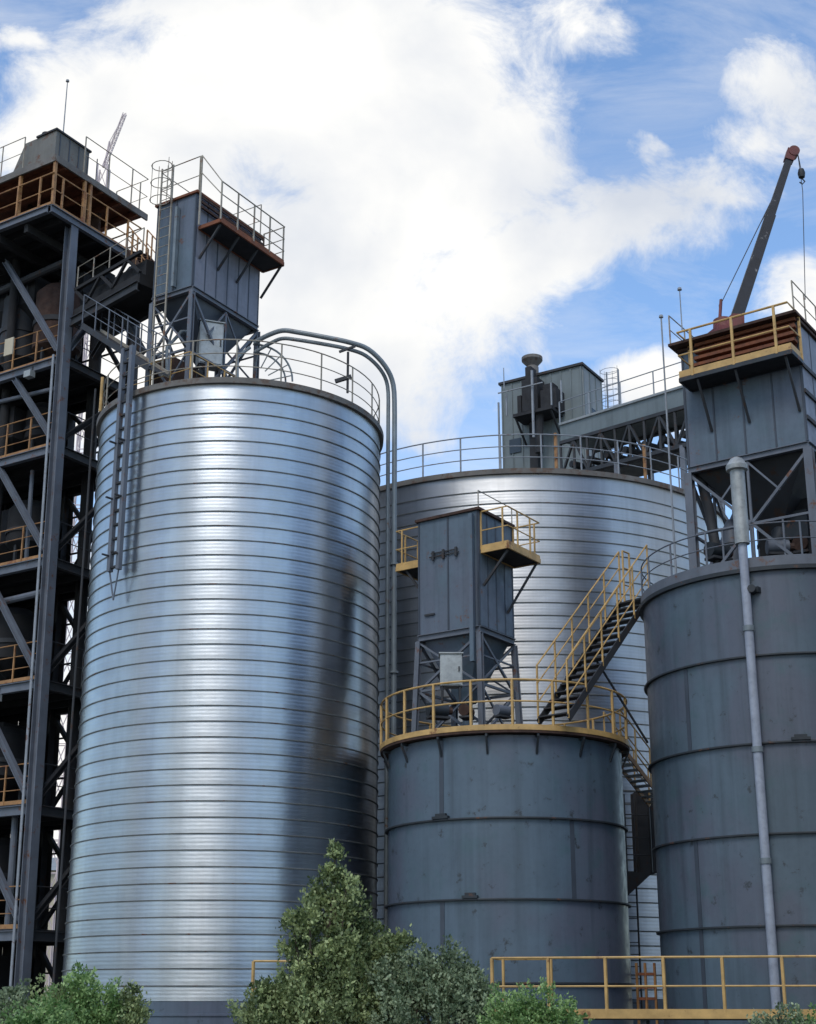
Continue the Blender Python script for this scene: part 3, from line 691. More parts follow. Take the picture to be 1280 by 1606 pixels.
hk = at(1257, 272, CY - 0.1); wb = MB(); q = ct + Vector((0.17, 0, 0.0)); wb.tube([q, hk + Vector((0, 0, 0.12))], 0.012, 5)
wb.tube([q, at(1259, 300, CY - 0.1), at(1263, 470, CY - 0.1)], 0.011, 5); wb.build('hoist_cable', 'cable', cr)
wb = MB(); wb.lathe(hk.x, hk.y, [(0.001, hk.z - 0.16), (0.08, hk.z - 0.12), (0.10, hk.z), (0.07, hk.z + 0.12), (0.001, hk.z + 0.14)], 12)
wb.tube([hk + Vector((0, 0, -0.15)), hk + Vector((0.07, 0, -0.24)), hk + Vector((0.0, 0, -0.32)), hk + Vector((-0.07, 0, -0.26))], 0.018, 6)
wb.build('hook_block', 'tank_dark', cr)

# ------------------------------------------------------------------ stairs
def stair(name, A, B, width, lab, strm, railm, steps, rail_h=0.95, both=True, top_post=None, post_step=0.9, sd=0.22, tread_mat=None):
    A = Vector(A); B = Vector(B); t = thing(name, A, lab, 'staircase'); d = B - A; hd = Vector((d.x, d.y, 0)).normalized(); s_ = Vector((-hd.y, hd.x, 0)) * (width / 2)
    for k in (-1, 1): MB().bar(A + s_ * k, B + s_ * k, 0.03, sd).build('stringer', strm, t)
    for i in range(steps):
        p = lerp(A, B, (i + 0.5) / steps)
        MB().hexa([p + s_ * a * 0.97 + hd * b * 0.15 + Vector((0, 0, z)) for z in (0, 0.03) for a, b in ((-1, -1), (-1, 1), (1, 1), (1, -1))]).build('tread', tread_mat or strm, t)
    for k in ((-1, 1) if both else (1,)):
        railing(t, [A + s_ * k, B + s_ * k], tuple(rail_h * q for q in ((0.5, 1.0) if rail_h < 1 else (0.35, 0.68, 1.0))), railm, post_step, 0.02, 0.022, name='handrail')
    return t
A_ = at(868, 1130, 32.0); B_ = at(996, 940, 34.7)
st = stair('steep_stair', A_, B_, 0.85, 'steep dark stair with yellow handrails climbing from the short tank to the tall tank', 'dark', 'yellow', 16, 1.35, post_step=0.95, sd=0.17)
# landing
e = (B_ - A_); hd = Vector((e.x, e.y, 0)).normalized(); sd_ = Vector((-hd.y, hd.x, 0))
b = MB(); b.hexa([B_ + hd * a + sd_ * s_ + Vector((0, 0, z)) for z in (-0.05, 0.02) for a, s_ in ((0, -0.33), (0.35, -0.33), (0.35, 0.33), (0, 0.33))]); b.build('landing', 'dark', st)
railing(st, [B_ + sd_ * 0.31, B_ + sd_ * 0.31 + hd * 0.3], (0.45, 0.9, 1.35), 'yellow', 0.3, name='landing_railing')
b = MB(); b.bar(lerp(A_, B_, 0.5) + Vector((0, 0, -0.1)), at(1016, 1165, 34.2), 0.04); b.build('prop', 'dark', st)

A_ = at(1032, 1262, 37.6); B_ = at(962, 1172, 36.2)
stair('descending_stair', A_, B_, 0.5, 'narrow yellow-edged stair dropping behind the short tank toward the gap', 'orange', 'yellow', 11, 0.95, post_step=0.75, sd=0.12, tread_mat='zinc')
# caged ladder platform in the gap between the painted tanks
gl = at(1008, 1400, 38.2); t = thing('caged_ladder', (gl.x, gl.y, 0), 'dark caged ladder and landing in the gap between the painted tanks', 'ladder')
gf = frame((gl.x, gl.y, 0), R(8)); za = zat(gl.x, gl.y, 1368); zb_ = zat(gl.x, gl.y, 1246)
b = MB(); b.box(gf, -0.42, 0.3, 0, 0.7, za - 0.05, za + 0.0); b.build('landing', 'dark', t)
b = MB(); b.add([gf(-0.42, y, z) for y in (0, 0.7) for z in (za - 0.05,)] + [gf(0.25, y, za - 0.05) for y in (0, 0.7)] + [gf(-0.42, y, za - 0.62) for y in (0, 0.7)], [(0, 2, 4), (1, 5, 3), (0, 4, 5, 1), (2, 3, 5, 4), (0, 1, 3, 2)]); b.build('bracket', 'dark', t)
b = MB(); 
for x in (-0.4, 0.28): b.bar(gf(x, 0.0, za), gf(x, 0.0, zb_), 0.05)
for z in (0.45, 0.9, 1.5, 2.1): b.tube([gf(-0.4, 0, za + z), gf(0.28, 0, za + z)], 0.015, 5)
b.box(gf, 0.0, 0.5, 0.15, 0.7, za, zb_ + 0.1)
b.build('guard_frame', 'dark', t)
ladder(t, gf, -0.3, 0.1, 0.0, zb_, 0.34, 'dark')

# rusty yellow ladder low between the tanks
gl = at(1015, 1585, 34.6); t = thing('low_ladder', (gl.x, gl.y, 0), 'rusty orange frame standing low behind the walkway between the tanks', 'frame')
gf = frame((gl.x, gl.y, 0), 0); b = MB()
for x in (-0.2, 0.0, 0.22): b.bar(gf(x, 0, 0), gf(x, 0, 2.55), 0.05)
b.build('uprights', 'orange', t); b = MB()
for z in (1.45, 1.75, 2.0, 2.3): b.bar(gf(-0.22, 0, z), gf(0.24, 0, z), 0.05, 0.06)
b.build('crossbars', 'rust', t)

# ------------------------------------------------------------------ front walkway
wl = at(773, 1592, 30.0); wr = at(1330, 1600, 28.6); wz = wl.z - 0.0
t = thing('walkway', (wl.x, wl.y, 0), 'long straight walkway with yellow handrail along the foot of the painted tanks', 'walkway')
dv = Vector((wr.x - wl.x, wr.y - wl.y, 0)); L_ = dv.length; wf = frame((wl.x, wl.y, wz), math.atan2(dv.y, dv.x))
MB().box(wf, 0, L_, 0.02, 0.9, -0.09, -0.02).build('deck', 'dark', t)
ro = railing(t, [wf(0, 0, -0.0), wf(L_, 0, 0)], (0.55, 1.1), 'yellow', 1.12, 0.026, 0.032)
MB().box(wf, 0, L_, -0.03, -0.015, -0.06, 0.12).build('toe_board', 'yellow', t)
railing(t, [wf(0, 0.0, 0), wf(0, 0.9, 0), wf(1.1, 0.9, 0)], (0.55, 1.1), 'yellow', 0.9, 0.022, 0.026, name='return_railing')
for x in (0.1, 3, 6, L_ - 0.1):
    b = MB(); b.bar(wf(x, 0.1, -0.09), wf(x, 0.1, -wz), 0.1); b.bar(wf(x, 0.8, -0.09), wf(x, 0.8, -wz), 0.1); b.build('support', 'dark', t)
a = at(395, 1594, 31.0); c = at(476, 1594, 31.0)
t = thing('handrail', (a.x, a.y, 0), 'short yellow handrail by the foot of the shiny silo, mostly behind the tall young tree', 'handrail')
railing(t, [Vector((a.x, a.y, a.z - 1.3)), Vector((c.x, c.y, c.z - 1.3))], (1.85, 2.4), 'yellow', 1.05, 0.026, 0.03)

# ------------------------------------------------------------------ left steel tower
TY = 38.6
xb = -0.2590 * TY; xt = -0.2665 * TY
lean = (xt - xb) / 24.0
tb = Vector((xb, TY, 0))
def tf(x, y, z):                                      # x right-back, y left-back, z absolute height
    return Vector((tb.x + x * eB[0] + y * eA[0] + lean * z, tb.y + x * eB[1] + y * eA[1], z))
tw = thing('steel_tower', (xb, TY, 0), 'dark multi-storey steel tower with platforms at the left edge', 'tower')
LV = [zat(xb, TY, y) for y in (1457, 1260, 1064, 872, 696, 557)]
ZD = zat(tf(-1.0, 0, 22).x, tf(-1.0, 0, 22).y, 322)
TB, TA = 2.9, 5.2
for (x, y) in ((0, 0), (TB, 0), (0, TA), (TB, TA), (TB, 2.6)):
    m_ = 'steel' if x == 0 else 'dark'
    MB().ibeam(tf(x, y, 0), tf(x, y, ZD - 0.25), 0.29, 0.29, 0.03, up=(eA[0], eA[1], 0)).build('column', m_, tw)
for i, z in enumerate(LV):
    b = MB(); o = 0.12 + 0.03 * i * 0
    b.box(tf, -0.02, TB - 0.05, 0.15, TA, z - 0.02, z + 0.02); fo = b.build('floor', 'floor_dark', tw)
    b = MB()
    b.ibeam(tf(-0.04, 0.19, z - 0.16), tf(-0.04, TA, z - 0.16), 0.16, 0.26)
    b.build('edge_beam', 'steel', tw)
    b = MB(); b.ibeam(tf(0.19, -0.02, z - 0.16), tf(TB, -0.02, z - 0.16), 0.16, 0.26); b.build('edge_beam', 'dark', tw)
    b = MB()
    for x in (0.8, 1.6, 2.4): b.bar(tf(x, 0.1, z - 0.14), tf(x, TA, z - 0.14), 0.08, 0.2)
    b.ibeam(tf(TB, 0, z - 0.16), tf(TB, TA, z - 0.16), 0.18, 0.28)
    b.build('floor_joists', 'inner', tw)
    railing(tw, [tf(0.06, 0.25, z + 0.02), tf(0.06, TA, z + 0.02)], (0.4, 0.75, 1.1), 'orange', 1.0, 0.018, 0.024, toe=0.12)
    railing(tw, [tf(0.3, 0.03, z + 0.02), tf(TB - 0.1, 0.03, z + 0.02)], (0.55, 1.1), 'dark', 1.0, 0.018, 0.022)
LV2 = [0.0] + LV + [ZD - 0.3]
for i in range(len(LV2) - 1):
    z0, z1 = LV2[i], LV2[i + 1]
    MB().ibeam(tf(-0.03, 0.2, z0 + 0.2), tf(-0.03, 0.2 + min(2.6, (z1 - z0) * 0.62), z1 - 0.32), 0.16, 0.16).build('brace', 'steel', tw)
    if i == len(LV2) - 2: MB().ibeam(tf(0.15, -0.03, z0 + 0.25), tf(TB - 0.2, -0.03, z1 - 0.1), 0.18, 0.18).build('brace', 'steel', tw)
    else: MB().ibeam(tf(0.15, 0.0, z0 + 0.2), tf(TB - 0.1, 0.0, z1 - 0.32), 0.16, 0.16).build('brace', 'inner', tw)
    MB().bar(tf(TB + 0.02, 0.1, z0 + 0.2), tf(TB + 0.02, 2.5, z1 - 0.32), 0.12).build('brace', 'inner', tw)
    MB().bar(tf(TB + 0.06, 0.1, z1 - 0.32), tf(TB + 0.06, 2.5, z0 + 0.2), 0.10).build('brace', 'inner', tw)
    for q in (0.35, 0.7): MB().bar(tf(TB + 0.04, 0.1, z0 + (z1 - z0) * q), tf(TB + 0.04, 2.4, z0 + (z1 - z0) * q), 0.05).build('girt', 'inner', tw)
    # back cladding sheets, with gaps, added to darken the tower interior
    b = MB()
    x = 2.3
    while x < TA:
        if RND.random() < 0.92 or i < 5:
            b.box(tf, TB + 0.10, TB + 0.13, x, x + 0.56, z0 + 0.1 + 0.2 * RND.random(), z1 - 0.2 - (0.8 * RND.random() if i > 4 else 0))
        x += 0.6
    b.box(tf, TB * 0.5, TB, TA + 0.1, TA + 0.13, z0, z1)
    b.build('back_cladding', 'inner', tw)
# top deck, upper deck
b = MB(); b.box(tf, -1.0, TB + 0.0, -0.12, TA, ZD - 0.02, ZD + 0.02); b.build('top_floor', 'floor_dark', tw)
b = MB(); b.ibeam(tf(-1.0, -0.12, ZD - 0.13), tf(TB, -0.12, ZD - 0.13), 0.14, 0.24); b.ibeam(tf(-1.0, 0.0, ZD - 0.13), tf(-1.0, TA, ZD - 0.13), 0.14, 0.24); b.build('edge_beam', 'steel', tw)
b = MB()
for x in (-0.4, 0.3, 1.0, 1.7, 2.4): b.bar(tf(x, 0, ZD - 0.16), tf(x, TA, ZD - 0.16), 0.1, 0.24)
for y in (1.0, 2.2, 3.4): b.bar(tf(-0.9, y, ZD - 0.42), tf(TB, y, ZD - 0.42), 0.16, 0.26)
b.build('floor_joists', 'inner', tw)
pz = tf(-1.0, -0.1, ZD)
ZU = zat(pz.x, pz.y, 243)
b = MB(); b.box(tf, -0.95, TB + 0.25, -0.12, TA, ZU, ZU + 0.05); b.build('upper_floor', 'rust', tw)
b = MB()
for x in (-0.5, 0.3, 1.1, 1.9, 2.7): b.bar(tf(x, -0.1, ZU - 0.12), tf(x, TA, ZU - 0.12), 0.08, 0.2)
b.build('upper_joists', 'rust', tw)
b = MB(); b.bar(tf(-0.95, -0.12, ZU - 0.08), tf(TB + 0.25, -0.12, ZU - 0.08), 0.06, 0.22); b.bar(tf(-0.95, -0.12, ZU - 0.08), tf(-0.95, TA, ZU - 0.08), 0.06, 0.22); b.build('upper_edge_beam', 'rim', tw)
for (x, y) in ((-0.9, -0.08), (-0.9, 1.4), (-0.9, 2.9), (0.35, -0.08), (0.6, -0.08)):
    MB().bar(tf(x, y, ZD), tf(x, y, ZU - 0.1), 0.09).build('upper_post', 'orange', tw)
b = MB(); b.box(tf, TB - 1.0, TB - 0.9, 0.8, TA, ZD, ZU); b.box(tf, 0.6, TB - 1, 2.6, 2.7, ZD, ZU); b.build('inner_wall', 'rust_dark', tw)
railing(tw, [tf(-0.98, TA, ZD + 0.02), tf(-0.98, -0.1, ZD + 0.02), tf(TB, -0.1, ZD + 0.02), tf(TB, 1.2, ZD + 0.02)], (0.55, 1.1), 'orange', 0.95, 0.025, 0.032, toe=0.10)
railing(tw, [tf(0.25, -0.1, ZU + 0.05), tf(TB + 0.22, -0.1, ZU + 0.05), tf(TB + 0.22, 1.3, ZU + 0.05)], (0.65, 1.3), 'pale_rail', 1.0, 0.016, 0.019, name='upper_railing')
railing(tw, [tf(-0.95, TA, ZU + 0.05), tf(-0.95, 1.3, ZU + 0.05)], (0.55, 1.1), 'pale_rail', 1.0, 0.014, 0.016, name='upper_railing')

# machine housing on the tower roof
hp = tf(-0.75, 0.15, ZU + 0.05); L1 = along(hp, eB, 137); L2 = along(hp, eA, 36)
t = thing('machine_housing', hp, 'grey sloped machine housing on the roof of the left tower', 'housing'); hf = frame(hp, RZ)
hz = 1.05
b = MB(); b.box(hf, 0, L1, 0, L2, 0, hz); b.build('body', 'hut', t)
b = MB(); b.box(hf, -0.05, L1 + 0.05, -0.05, L2 * 0.62, hz, hz + 0.06); b.build('lid', 'dark', t)
b = MB(); b.add([hf(0, L2, 0), hf(0, L2 + 0.55, 0), hf(0, L2, hz), hf(L1, L2, 0), hf(L1, L2 + 0.55, 0), hf(L1, L2, hz)], [(0, 2, 1), (3, 4, 5), (1, 2, 5, 4)]); b.build('chute', 'hut', t)
b = MB(); 
for k in range(5): b.box(hf, 0.15 + 0.4 * k, 0.18 + 0.4 * k, -0.02, 0, 0.05, hz - 0.05)
b.build('seams', 'strip', t)
b = MB(); q = hf(0.25, 0.7, hz + 0.05); b.lathe(q.x, q.y, [(0.1, q.z), (0.1, q.z + 0.12), (0.16, q.z + 0.14), (0.16, q.z + 0.2), (0.001, q.z + 0.24)], 14); b.build('vent', 'dark', t)
pole(106, 128, 39.2, 215, 'thin antenna mast with a small cap on the left tower roof', 0.022, nm='antenna_mast', cat='antenna')

# machines inside the tower
def vessel(x, y, z0, r, h, m, lab):
    p = tf(x, y, z0); t = thing('process_vessel', p, lab, 'vessel', 'vessels inside the tower')
    MB().lathe(p.x, p.y, [(0.001, z0 + 0.5), (0.15, z0 + 0.5), (r, z0 + 1.0), (r, z0 + h - 0.3), (r * 0.7, z0 + h - 0.05), (0.001, z0 + h)], 24).build('body', m, t)
    MB().lathe(p.x, p.y, [(r, z0 + h * 0.55), (r + 0.04, z0 + h * 0.55), (r + 0.04, z0 + h * 0.6), (r, z0 + h * 0.6)], 24).build('band', 'dark', t)
    for k in range(3):
        a = k * 2.1; q = Vector((p.x + r * 0.8 * math.cos(a), p.y + r * 0.8 * math.sin(a), z0)); MB().bar(q, q + Vector((0, 0, 1.1)), 0.08).build('leg', 'dark', t)
vessel(1.3, 1.7, LV[5] + 0.05, 0.75, 3.2, 'rust_dark', 'rusty brown vessel on the highest inner floor of the tower')
vessel(1.2, 3.3, LV[5] + 0.05, 0.6, 3.4, 'dark', 'dark vessel beside the rusty one high in the tower')
vessel(1.5, 2.2, LV[4] + 0.05, 0.6, 2.2, 'inner', 'rusty vessel one floor below the tower top machines')
vessel(1.4, 2.4, LV[3] + 0.05, 0.7, 2.4, 'inner', 'dark drum-shaped vessel at mid height inside the tower')
vessel(1.3, 2.7, LV[2] + 0.05, 0.7, 2.6, 'inner', 'dark vessel in the fourth tower storey from the ground')
vessel(1.3, 2.8, LV[1] + 0.05, 0.75, 2.5, 'inner', 'dark vessel in the third tower storey from the ground')
vessel(1.3, 2.8, LV[0] + 0.05, 0.8, 2.6, 'inner', 'dark vessel in the second tower storey from the ground')
for i_, (x0, x1, y0, y1, z0, z1, lab) in enumerate(((0.7, 2.2, 2.2, 4.6, ZD - 2.3, ZD - 0.9, 'dark hopper box slung under the tower top deck'), (1.5, 2.6, 0.9, 2.0, ZD - 2.0, ZD - 0.8, 'dark drive box under the top deck behind the front column'),
        (0.9, 2.5, 2.3, 4.8, LV[3] + 0.6, LV[3] + 2.2, 'dark bin in the fifth storey of the tower'), (0.6, 2.5, 2.6, 4.8, LV[4] + 0.5, LV[4] + 2.0, 'dark bin in the sixth storey of the tower'), (0.9, 2.6, 2.4, 4.8, LV[2] + 0.5, LV[2] + 2.6, 'dark bin in the fourth storey of the tower'),
        (0.9, 2.6, 2.4, 4.8, LV[1] + 0.5, LV[1] + 2.6, 'dark bin in the third storey of the tower'), (0.9, 2.6, 2.4, 4.8, LV[0] + 0.5, LV[0] + 2.5, 'dark bin in the second storey of the tower'), (1.0, 2.6, 2.4, 4.8, 0.0, LV[0] - 0.6, 'dark bin standing on the ground inside the tower'))):
    q = tf((x0 + x1) / 2, (y0 + y1) / 2, z0); t = thing('process_bin', q, lab, 'bin', 'bins inside the tower')
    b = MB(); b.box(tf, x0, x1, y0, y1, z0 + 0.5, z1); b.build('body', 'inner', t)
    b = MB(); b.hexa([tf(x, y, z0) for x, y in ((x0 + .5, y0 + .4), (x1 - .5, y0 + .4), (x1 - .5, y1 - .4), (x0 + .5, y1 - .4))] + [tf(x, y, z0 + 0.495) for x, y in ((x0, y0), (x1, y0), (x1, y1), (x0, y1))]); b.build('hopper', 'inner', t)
    for y in (y0 + 0.3, (y0 + y1) / 2, y1 - 0.3): MB().box(tf, x0 - 0.05, x0, y - 0.04, y + 0.04, z0 + 0.5, z1).build('stiffening_rib', 'dark', t)
b = MB()
for (y0, z0, y1, z1) in ((0.3, ZD - 0.8, 2.4, ZD - 2.6), (2.6, ZD - 0.8, 0.8, ZD - 3.2), (3.0, ZD - 1.2, 4.6, ZD - 3.0), (1.4, ZD - 1.5, 4.6, ZD - 1.6)): b.bar(tf(TB - 0.3, y0, z0), tf(TB - 0.5, y1, z1), 0.14)
b.build('inner_braces', 'dark', tw)
for k, (x, y, r_) in enumerate(((0.5, 2.9, 0.14), (2.2, 0.9, 0.2), (0.9, 1.0, 0.09))):
    b = MB(); b.tube([tf(x, y, 0), tf(x, y, ZD - 0.3)], r_, 12)
    tag(b.build('riser_duct', 'inner'), ('tall dark riser duct behind the tower railings', 'thick dark riser duct deep inside the tower', 'thin dark riser pipe near the tower front column')[k], 'duct', 'riser ducts in the tower')
p = at(13, 557, 38.9); b = MB(); f_ = frame(p, R(58)); b.box(f_, -0.02, 0.02, -0.18, 0.18, -0.0, 0.55); tag(b.build('notice_board', 'cream'), 'small cream notice board on the tower railing', 'board')

for i, (pa_, pb_, r_, lab) in enumerate((
        ((0.3, 0.6, LV[4] + 2.0), (0.3, 4.8, LV[4] + 2.2), 0.07, 'horizontal grey pipe under the sixth floor of the tower'),
        ((0.25, 0.5, LV[2] + 2.6), (0.25, 4.9, LV[2] + 2.5), 0.10, 'horizontal grey pipe under the fourth floor ceiling of the tower'),
        ((0.4, 1.4, LV[3] + 0.1), (0.4, 1.4, LV[3] + 3.0), 0.06, 'upright thin pipe on the mid height tower floor'),
        ((0.3, 1.0, LV[0] + 0.1), (0.3, 1.0, LV[1] - 0.1), 0.09, 'upright pipe on the second storey of the tower'),
        ((0.5, 0.7, ZD - 1.0), (0.5, 4.8, ZD - 1.3), 0.12, 'thick pipe slung just under the tower top deck'))):
    tag(MB().tube([tf(*pa_), tf(*pb_)], r_, 10).build('process_pipe', 'steel' if i != 4 else 'dark'), lab, 'pipe', 'process pipes in the tower')
for (x, y, z, lab) in ((-0.05, 1.2, LV[5] - 0.5, 'small floodlight under the highest tower floor edge'), (-0.05, 1.6, LV[2] - 0.5, 'small floodlight under the fourth storey edge beam of the tower')):
    t = thing('floodlight', tf(x, y, z), lab, 'lamp', 'floodlights on the tower')
    MB().box(tf, x - 0.22, x - 0.02, y - 0.14, y + 0.14, z, z + 0.2).build('housing', 'zinc', t)
    MB().bar(tf(x, y, z + 0.2), tf(x, y, z + 0.4), 0.04).build('bracket', 'dark', t)
b = MB(); b.box(tf, -0.20, -0.17, 0.18, 0.26, 1.0, LV[5]); b.build('cable_tray', 'grey_rail', tw)

# gantry from the tower to house 1
ga = at(140, 500, 38.9); gb = at(243, 462, 36.6)
t = thing('gantry', (ga.x, ga.y, ga.z), 'dark covered gantry linking the tower to the filter house on the shiny silo', 'gantry')
d = gb - ga; d.z = 0; gb2 = ga + d; hd = d.normalized(); s_ = Vector((-hd.y, hd.x, 0))
g_dz = Vector((0, 0, 1))
b = MB(); b.hexa([q + s_ * k * 0.55 + g_dz * z for z in (-0.25, 0.1) for q, k in ((ga, -1), (gb2, -1), (gb2, 1), (ga, 1))]); b.build('deck', 'inner', t)
b = MB()
for k in (-1, 1):
    b.bar(ga + s_ * k * 0.55 + g_dz * 0.75, gb2 + s_ * k * 0.55 + g_dz * 0.75, 0.1)
    for i in range(5): b.bar(lerp(ga, gb2, i / 5) + s_ * k * 0.55 + g_dz * (0.1 if i % 2 else 0.75), lerp(ga, gb2, (i + 1) / 5) + s_ * k * 0.55 + g_dz * (0.75 if i % 2 else 0.1), 0.08)
b.hexa([q + s_ * k * 0.35 + g_dz * z for z in (0.1, 0.6) for q, k in ((ga, -1), (gb2, -1), (gb2, 1), (ga, 1))])
b.build('truss', 'inner', t)
b = MB(); b.ibeam(ga - s_ * 0.6 + g_dz * -0.35, gb2 - s_ * 0.6 + g_dz * -0.35, 0.14, 0.28); b.ibeam(ga + s_ * 0.6 + g_dz * -0.35, gb2 + s_ * 0.6 + g_dz * -0.35, 0.14, 0.28); b.build('girder', 'dark', t)
mid = lerp(ga, gb2, 0.5) + g_dz * -0.4
zf = S1TOP - 0.6
b = MB(); b.ibeam(mid, at(147, 562, 38.5), 0.2, 0.2); b.ibeam(mid, at(226, 556, 37.2), 0.2, 0.2); b.build('trestle_leg', 'dark', t)
railing(t, [ga - s_ * 0.5 + g_dz * 0.75, gb2 - s_ * 0.5 + g_dz * 0.75], (0.4, 0.8), 'pale_rail', 0.9, 0.014, 0.016)
A_ = at(246, 438, 36.6); B_ = at(214, 398, 39.2)
stair('link_stair', A_, B_, 0.6, 'short rusty stair between the tower top deck and the filter house', 'rust_dark', 'orange', 8, 0.9)
# inclined walkway from the tower onto silo 1 roof
A_ = at(262, 592, 36.2); B_ = at(120, 545, 39.0); 
t = thing('access_bridge', A_, 'sloping pale-edged access bridge from the tower to the shiny silo rim', 'bridge')
A2 = at(262, 590, 34.6); B2 = at(150, 505, 37.6)
A2 = at(265, 588, 34.9); B2 = at(158, 520, 38.0)
d = B2 - A2; hd = Vector((d.x, d.y, 0)).normalized(); s_ = Vector((-hd.y, hd.x, 0))
for k in (0, 0.6): MB().bar(A2 + s_ * k, B2 + s_ * k, 0.06, 0.16).build('stringer', 'pale_rail' if k == 0 else 'dark', t)
b = MB(); b.hexa([q + s_ * k + g_dz * z for z in (-0.03, 0.0) for q, k in ((A2, 0.03), (B2, 0.03), (B2, 0.57), (A2, 0.57))]); b.build('deck', 'dark', t)
for k in (0, 0.6): railing(t, [A2 + s_ * k, B2 + s_ * k], (0.5, 1.0), 'steel', 0.9, 0.015, 0.018)
# thin service frame left of the silo edge
for (px, py, Y, m_, lab) in ((150, 610, 36.6, 'pipe', 'thin dark cable pipe left of the shiny silo'), (161, 592, 36.3, 'yellow', 'short yellow post clamped at the shiny silo rim')):
    p = at(px, py, Y); z0 = 0 if m_ == 'pipe' else zat(p.x, p.y, 645)
    tag(MB().tube([(p.x, p.y, z0), (p.x, p.y, p.z)], 0.03 if m_ == 'pipe' else 0.045, 8).build('service_pipe' if m_ == 'pipe' else 'rim_post', 'dark' if m_ == 'pipe' else m_), lab, 'pipe' if m_ == 'pipe' else 'post')

# ------------------------------------------------------------------ distant lattice crane behind the tower
p0 = at(163, 262, 62); p1_ = at(178, 215, 62); p2_ = at(196, 178, 62)
t = thing('lattice_crane', (p0.x, p0.y, 0), 'faded distant lattice crane jib rising behind the left tower', 'crane')
def lattice(b, A, B, w, seg, r=0.035):
    A = Vector(A); B = Vector(B); d = (B - A).normalized(); s1_ = d.cross(Vector((0, 1, 0))).normalized() * w; s2_ = Vector((0, 1, 0)) * w
    cor = [s1_ + s2_, s1_ - s2_, -s1_ - s2_, -s1_ + s2_]
    for c_ in cor: b.bar(A + c_, B + c_, r * 2)
    for i in range(seg):
        a = lerp(A, B, i / seg); c2 = lerp(A, B, (i + 1) / seg)
        for k in range(4): b.bar(a + cor[k], c2 + cor[(k + 1) % 4], r * 1.3); b.bar(a + cor[k], a + cor[(k + 1) % 4], r * 1.3)
b = MB(); lattice(b, (p0.x, p0.y, 0), p0, 0.25, 30, 0.03); b.build('mast', 'hazy', t)
b = MB(); lattice(b, p0, p2_, 0.075, 11, 0.014); b.build('jib', 'hazy', t)
b = MB(); q = at(172, 222, 62); b.bar(p0, q, 0.07); b.bar(q, p2_, 0.03); b.build('jib_strut', 'hazy', t)

# ------------------------------------------------------------------ headhouse behind silo 2
cH = at(912, 573, 60)
LAh = along(cH, eA, 786); LBh = along(cH, eB, 943)
t = thing('headhouse', (cH.x, cH.y, 0), 'tall grey clad headhouse rising behind the wide silo', 'building')
hf = frame((cH.x, cH.y, 0), RZ); HZ = cH.z
b = MB(); b.box(hf, 0, LBh, 0, LAh, 0, HZ); b.build('wall', 'farwall', t)
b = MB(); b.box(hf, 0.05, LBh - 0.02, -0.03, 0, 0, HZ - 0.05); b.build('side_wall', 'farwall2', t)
b = MB(); b.box(hf, -0.1, LBh + 0.1, -0.1, LAh + 0.1, HZ, HZ + 0.12); b.build('roof', 'dark', t)
b = MB()
for i in range(9):
    y = 0.05 + (LAh - 0.1) * i / 8; b.box(hf, -0.04, 0, y - 0.03, y + 0.03, 0, HZ - 0.05)
for i in range(4):
    x = 0.1 + (LBh - 0.2) * i / 3; b.box(hf, x - 0.03, x + 0.03, -0.06, -0.031, 0, HZ - 0.05)
b.build('cladding_seams', 'farwall', t)
for (ya_, za_) in ((1.2, 2.6), (2.4, 2.6)):
    b = MB(); b.box(hf, 0.9, 1.7, -0.05, -0.032, HZ - za_, HZ - za_ + 0.8) if ya_ < 2 else b.box(hf, -0.06, -0.04, LAh - 1.0, LAh - 0.4, HZ - 3.6, HZ - 2.9); b.build('window', 'glass', t)
ch = hf(0.5, LAh * 0.66, HZ + 0.1); zc_ = zat(ch.x, ch.y, 563)
b = MB(); b.lathe(ch.x, ch.y, [(0.3, HZ), (0.3, zc_ - 0.45), (0.24, zc_ - 0.4), (0.5, zc_ - 0.1), (0.5, zc_ + 0.05), (0.2, zc_ + 0.1), (0.001, zc_ + 0.1)], 24); b.build('chimney', 'rim', t)
b = MB()
for (y0, y1, z0, z1, x0) in ((0.9, 1.7, -2.2, -1.2, -0.9), (1.9, 2.7, -2.0, -0.4, -0.8), (1.0, 3.0, -2.35, -2.2, -1.2), (1.2, 1.7, -1.2, -0.8, -0.6), (2.2, 2.6, -4.7, -2.3, -0.35), (2.3, 2.6, -0.4, 0.3, -0.6), (2.8, 3.0, -2.2, -1.1, -0.7)):
    b.box(hf, x0, -0.05, y0, y1, HZ + z0, HZ + z1)
b.bar(hf(-1.1, 1.1, HZ - 2.35), hf(-0.05, 1.1, HZ - 3.4), 0.08); b.bar(hf(-1.1, 2.9, HZ - 2.35), hf(-0.05, 2.9, HZ - 3.4), 0.08)
b.tube([hf(-0.8, 1.8, HZ - 2.2), hf(-0.8, 1.9, HZ - 4.2)], 0.18, 10)
b.build('wall_machinery', 'floor_dark', t)
b = MB()
for y in (0.5, 1.0, 3.3): b.bar(hf(-1.2, y, HZ - 2.2), hf(-1.2, y, HZ - 1.1), 0.06)
b.bar(hf(-1.45, 1.3, HZ - 1.1), hf(-1.45, 3.6, HZ - 1.1), 0.05); b.bar(hf(-0.3, 4.2, HZ - 6), hf(-0.3, 4.2, HZ - 1), 0.07); b.bar(hf(-1.3, 1.9, HZ - 3.6), hf(-1.3, 1.9, HZ - 0.3), 0.09)
b.build('machinery_guard', 'grey_rail', t)
ladder(t, hf, LBh + 0.55, -0.35, HZ - 5.5, HZ + 0.7, 0.6, 'grey_rail', ax='y', cage=(HZ - 4.4, HZ + 0.7), cdir=-1, st=0.04)
b = MB(); b.box(hf, LBh, LBh + 0.9, -0.2, 1.0, HZ - 4.6, HZ - 4.5); b.build('side_landing', 'dark', t)
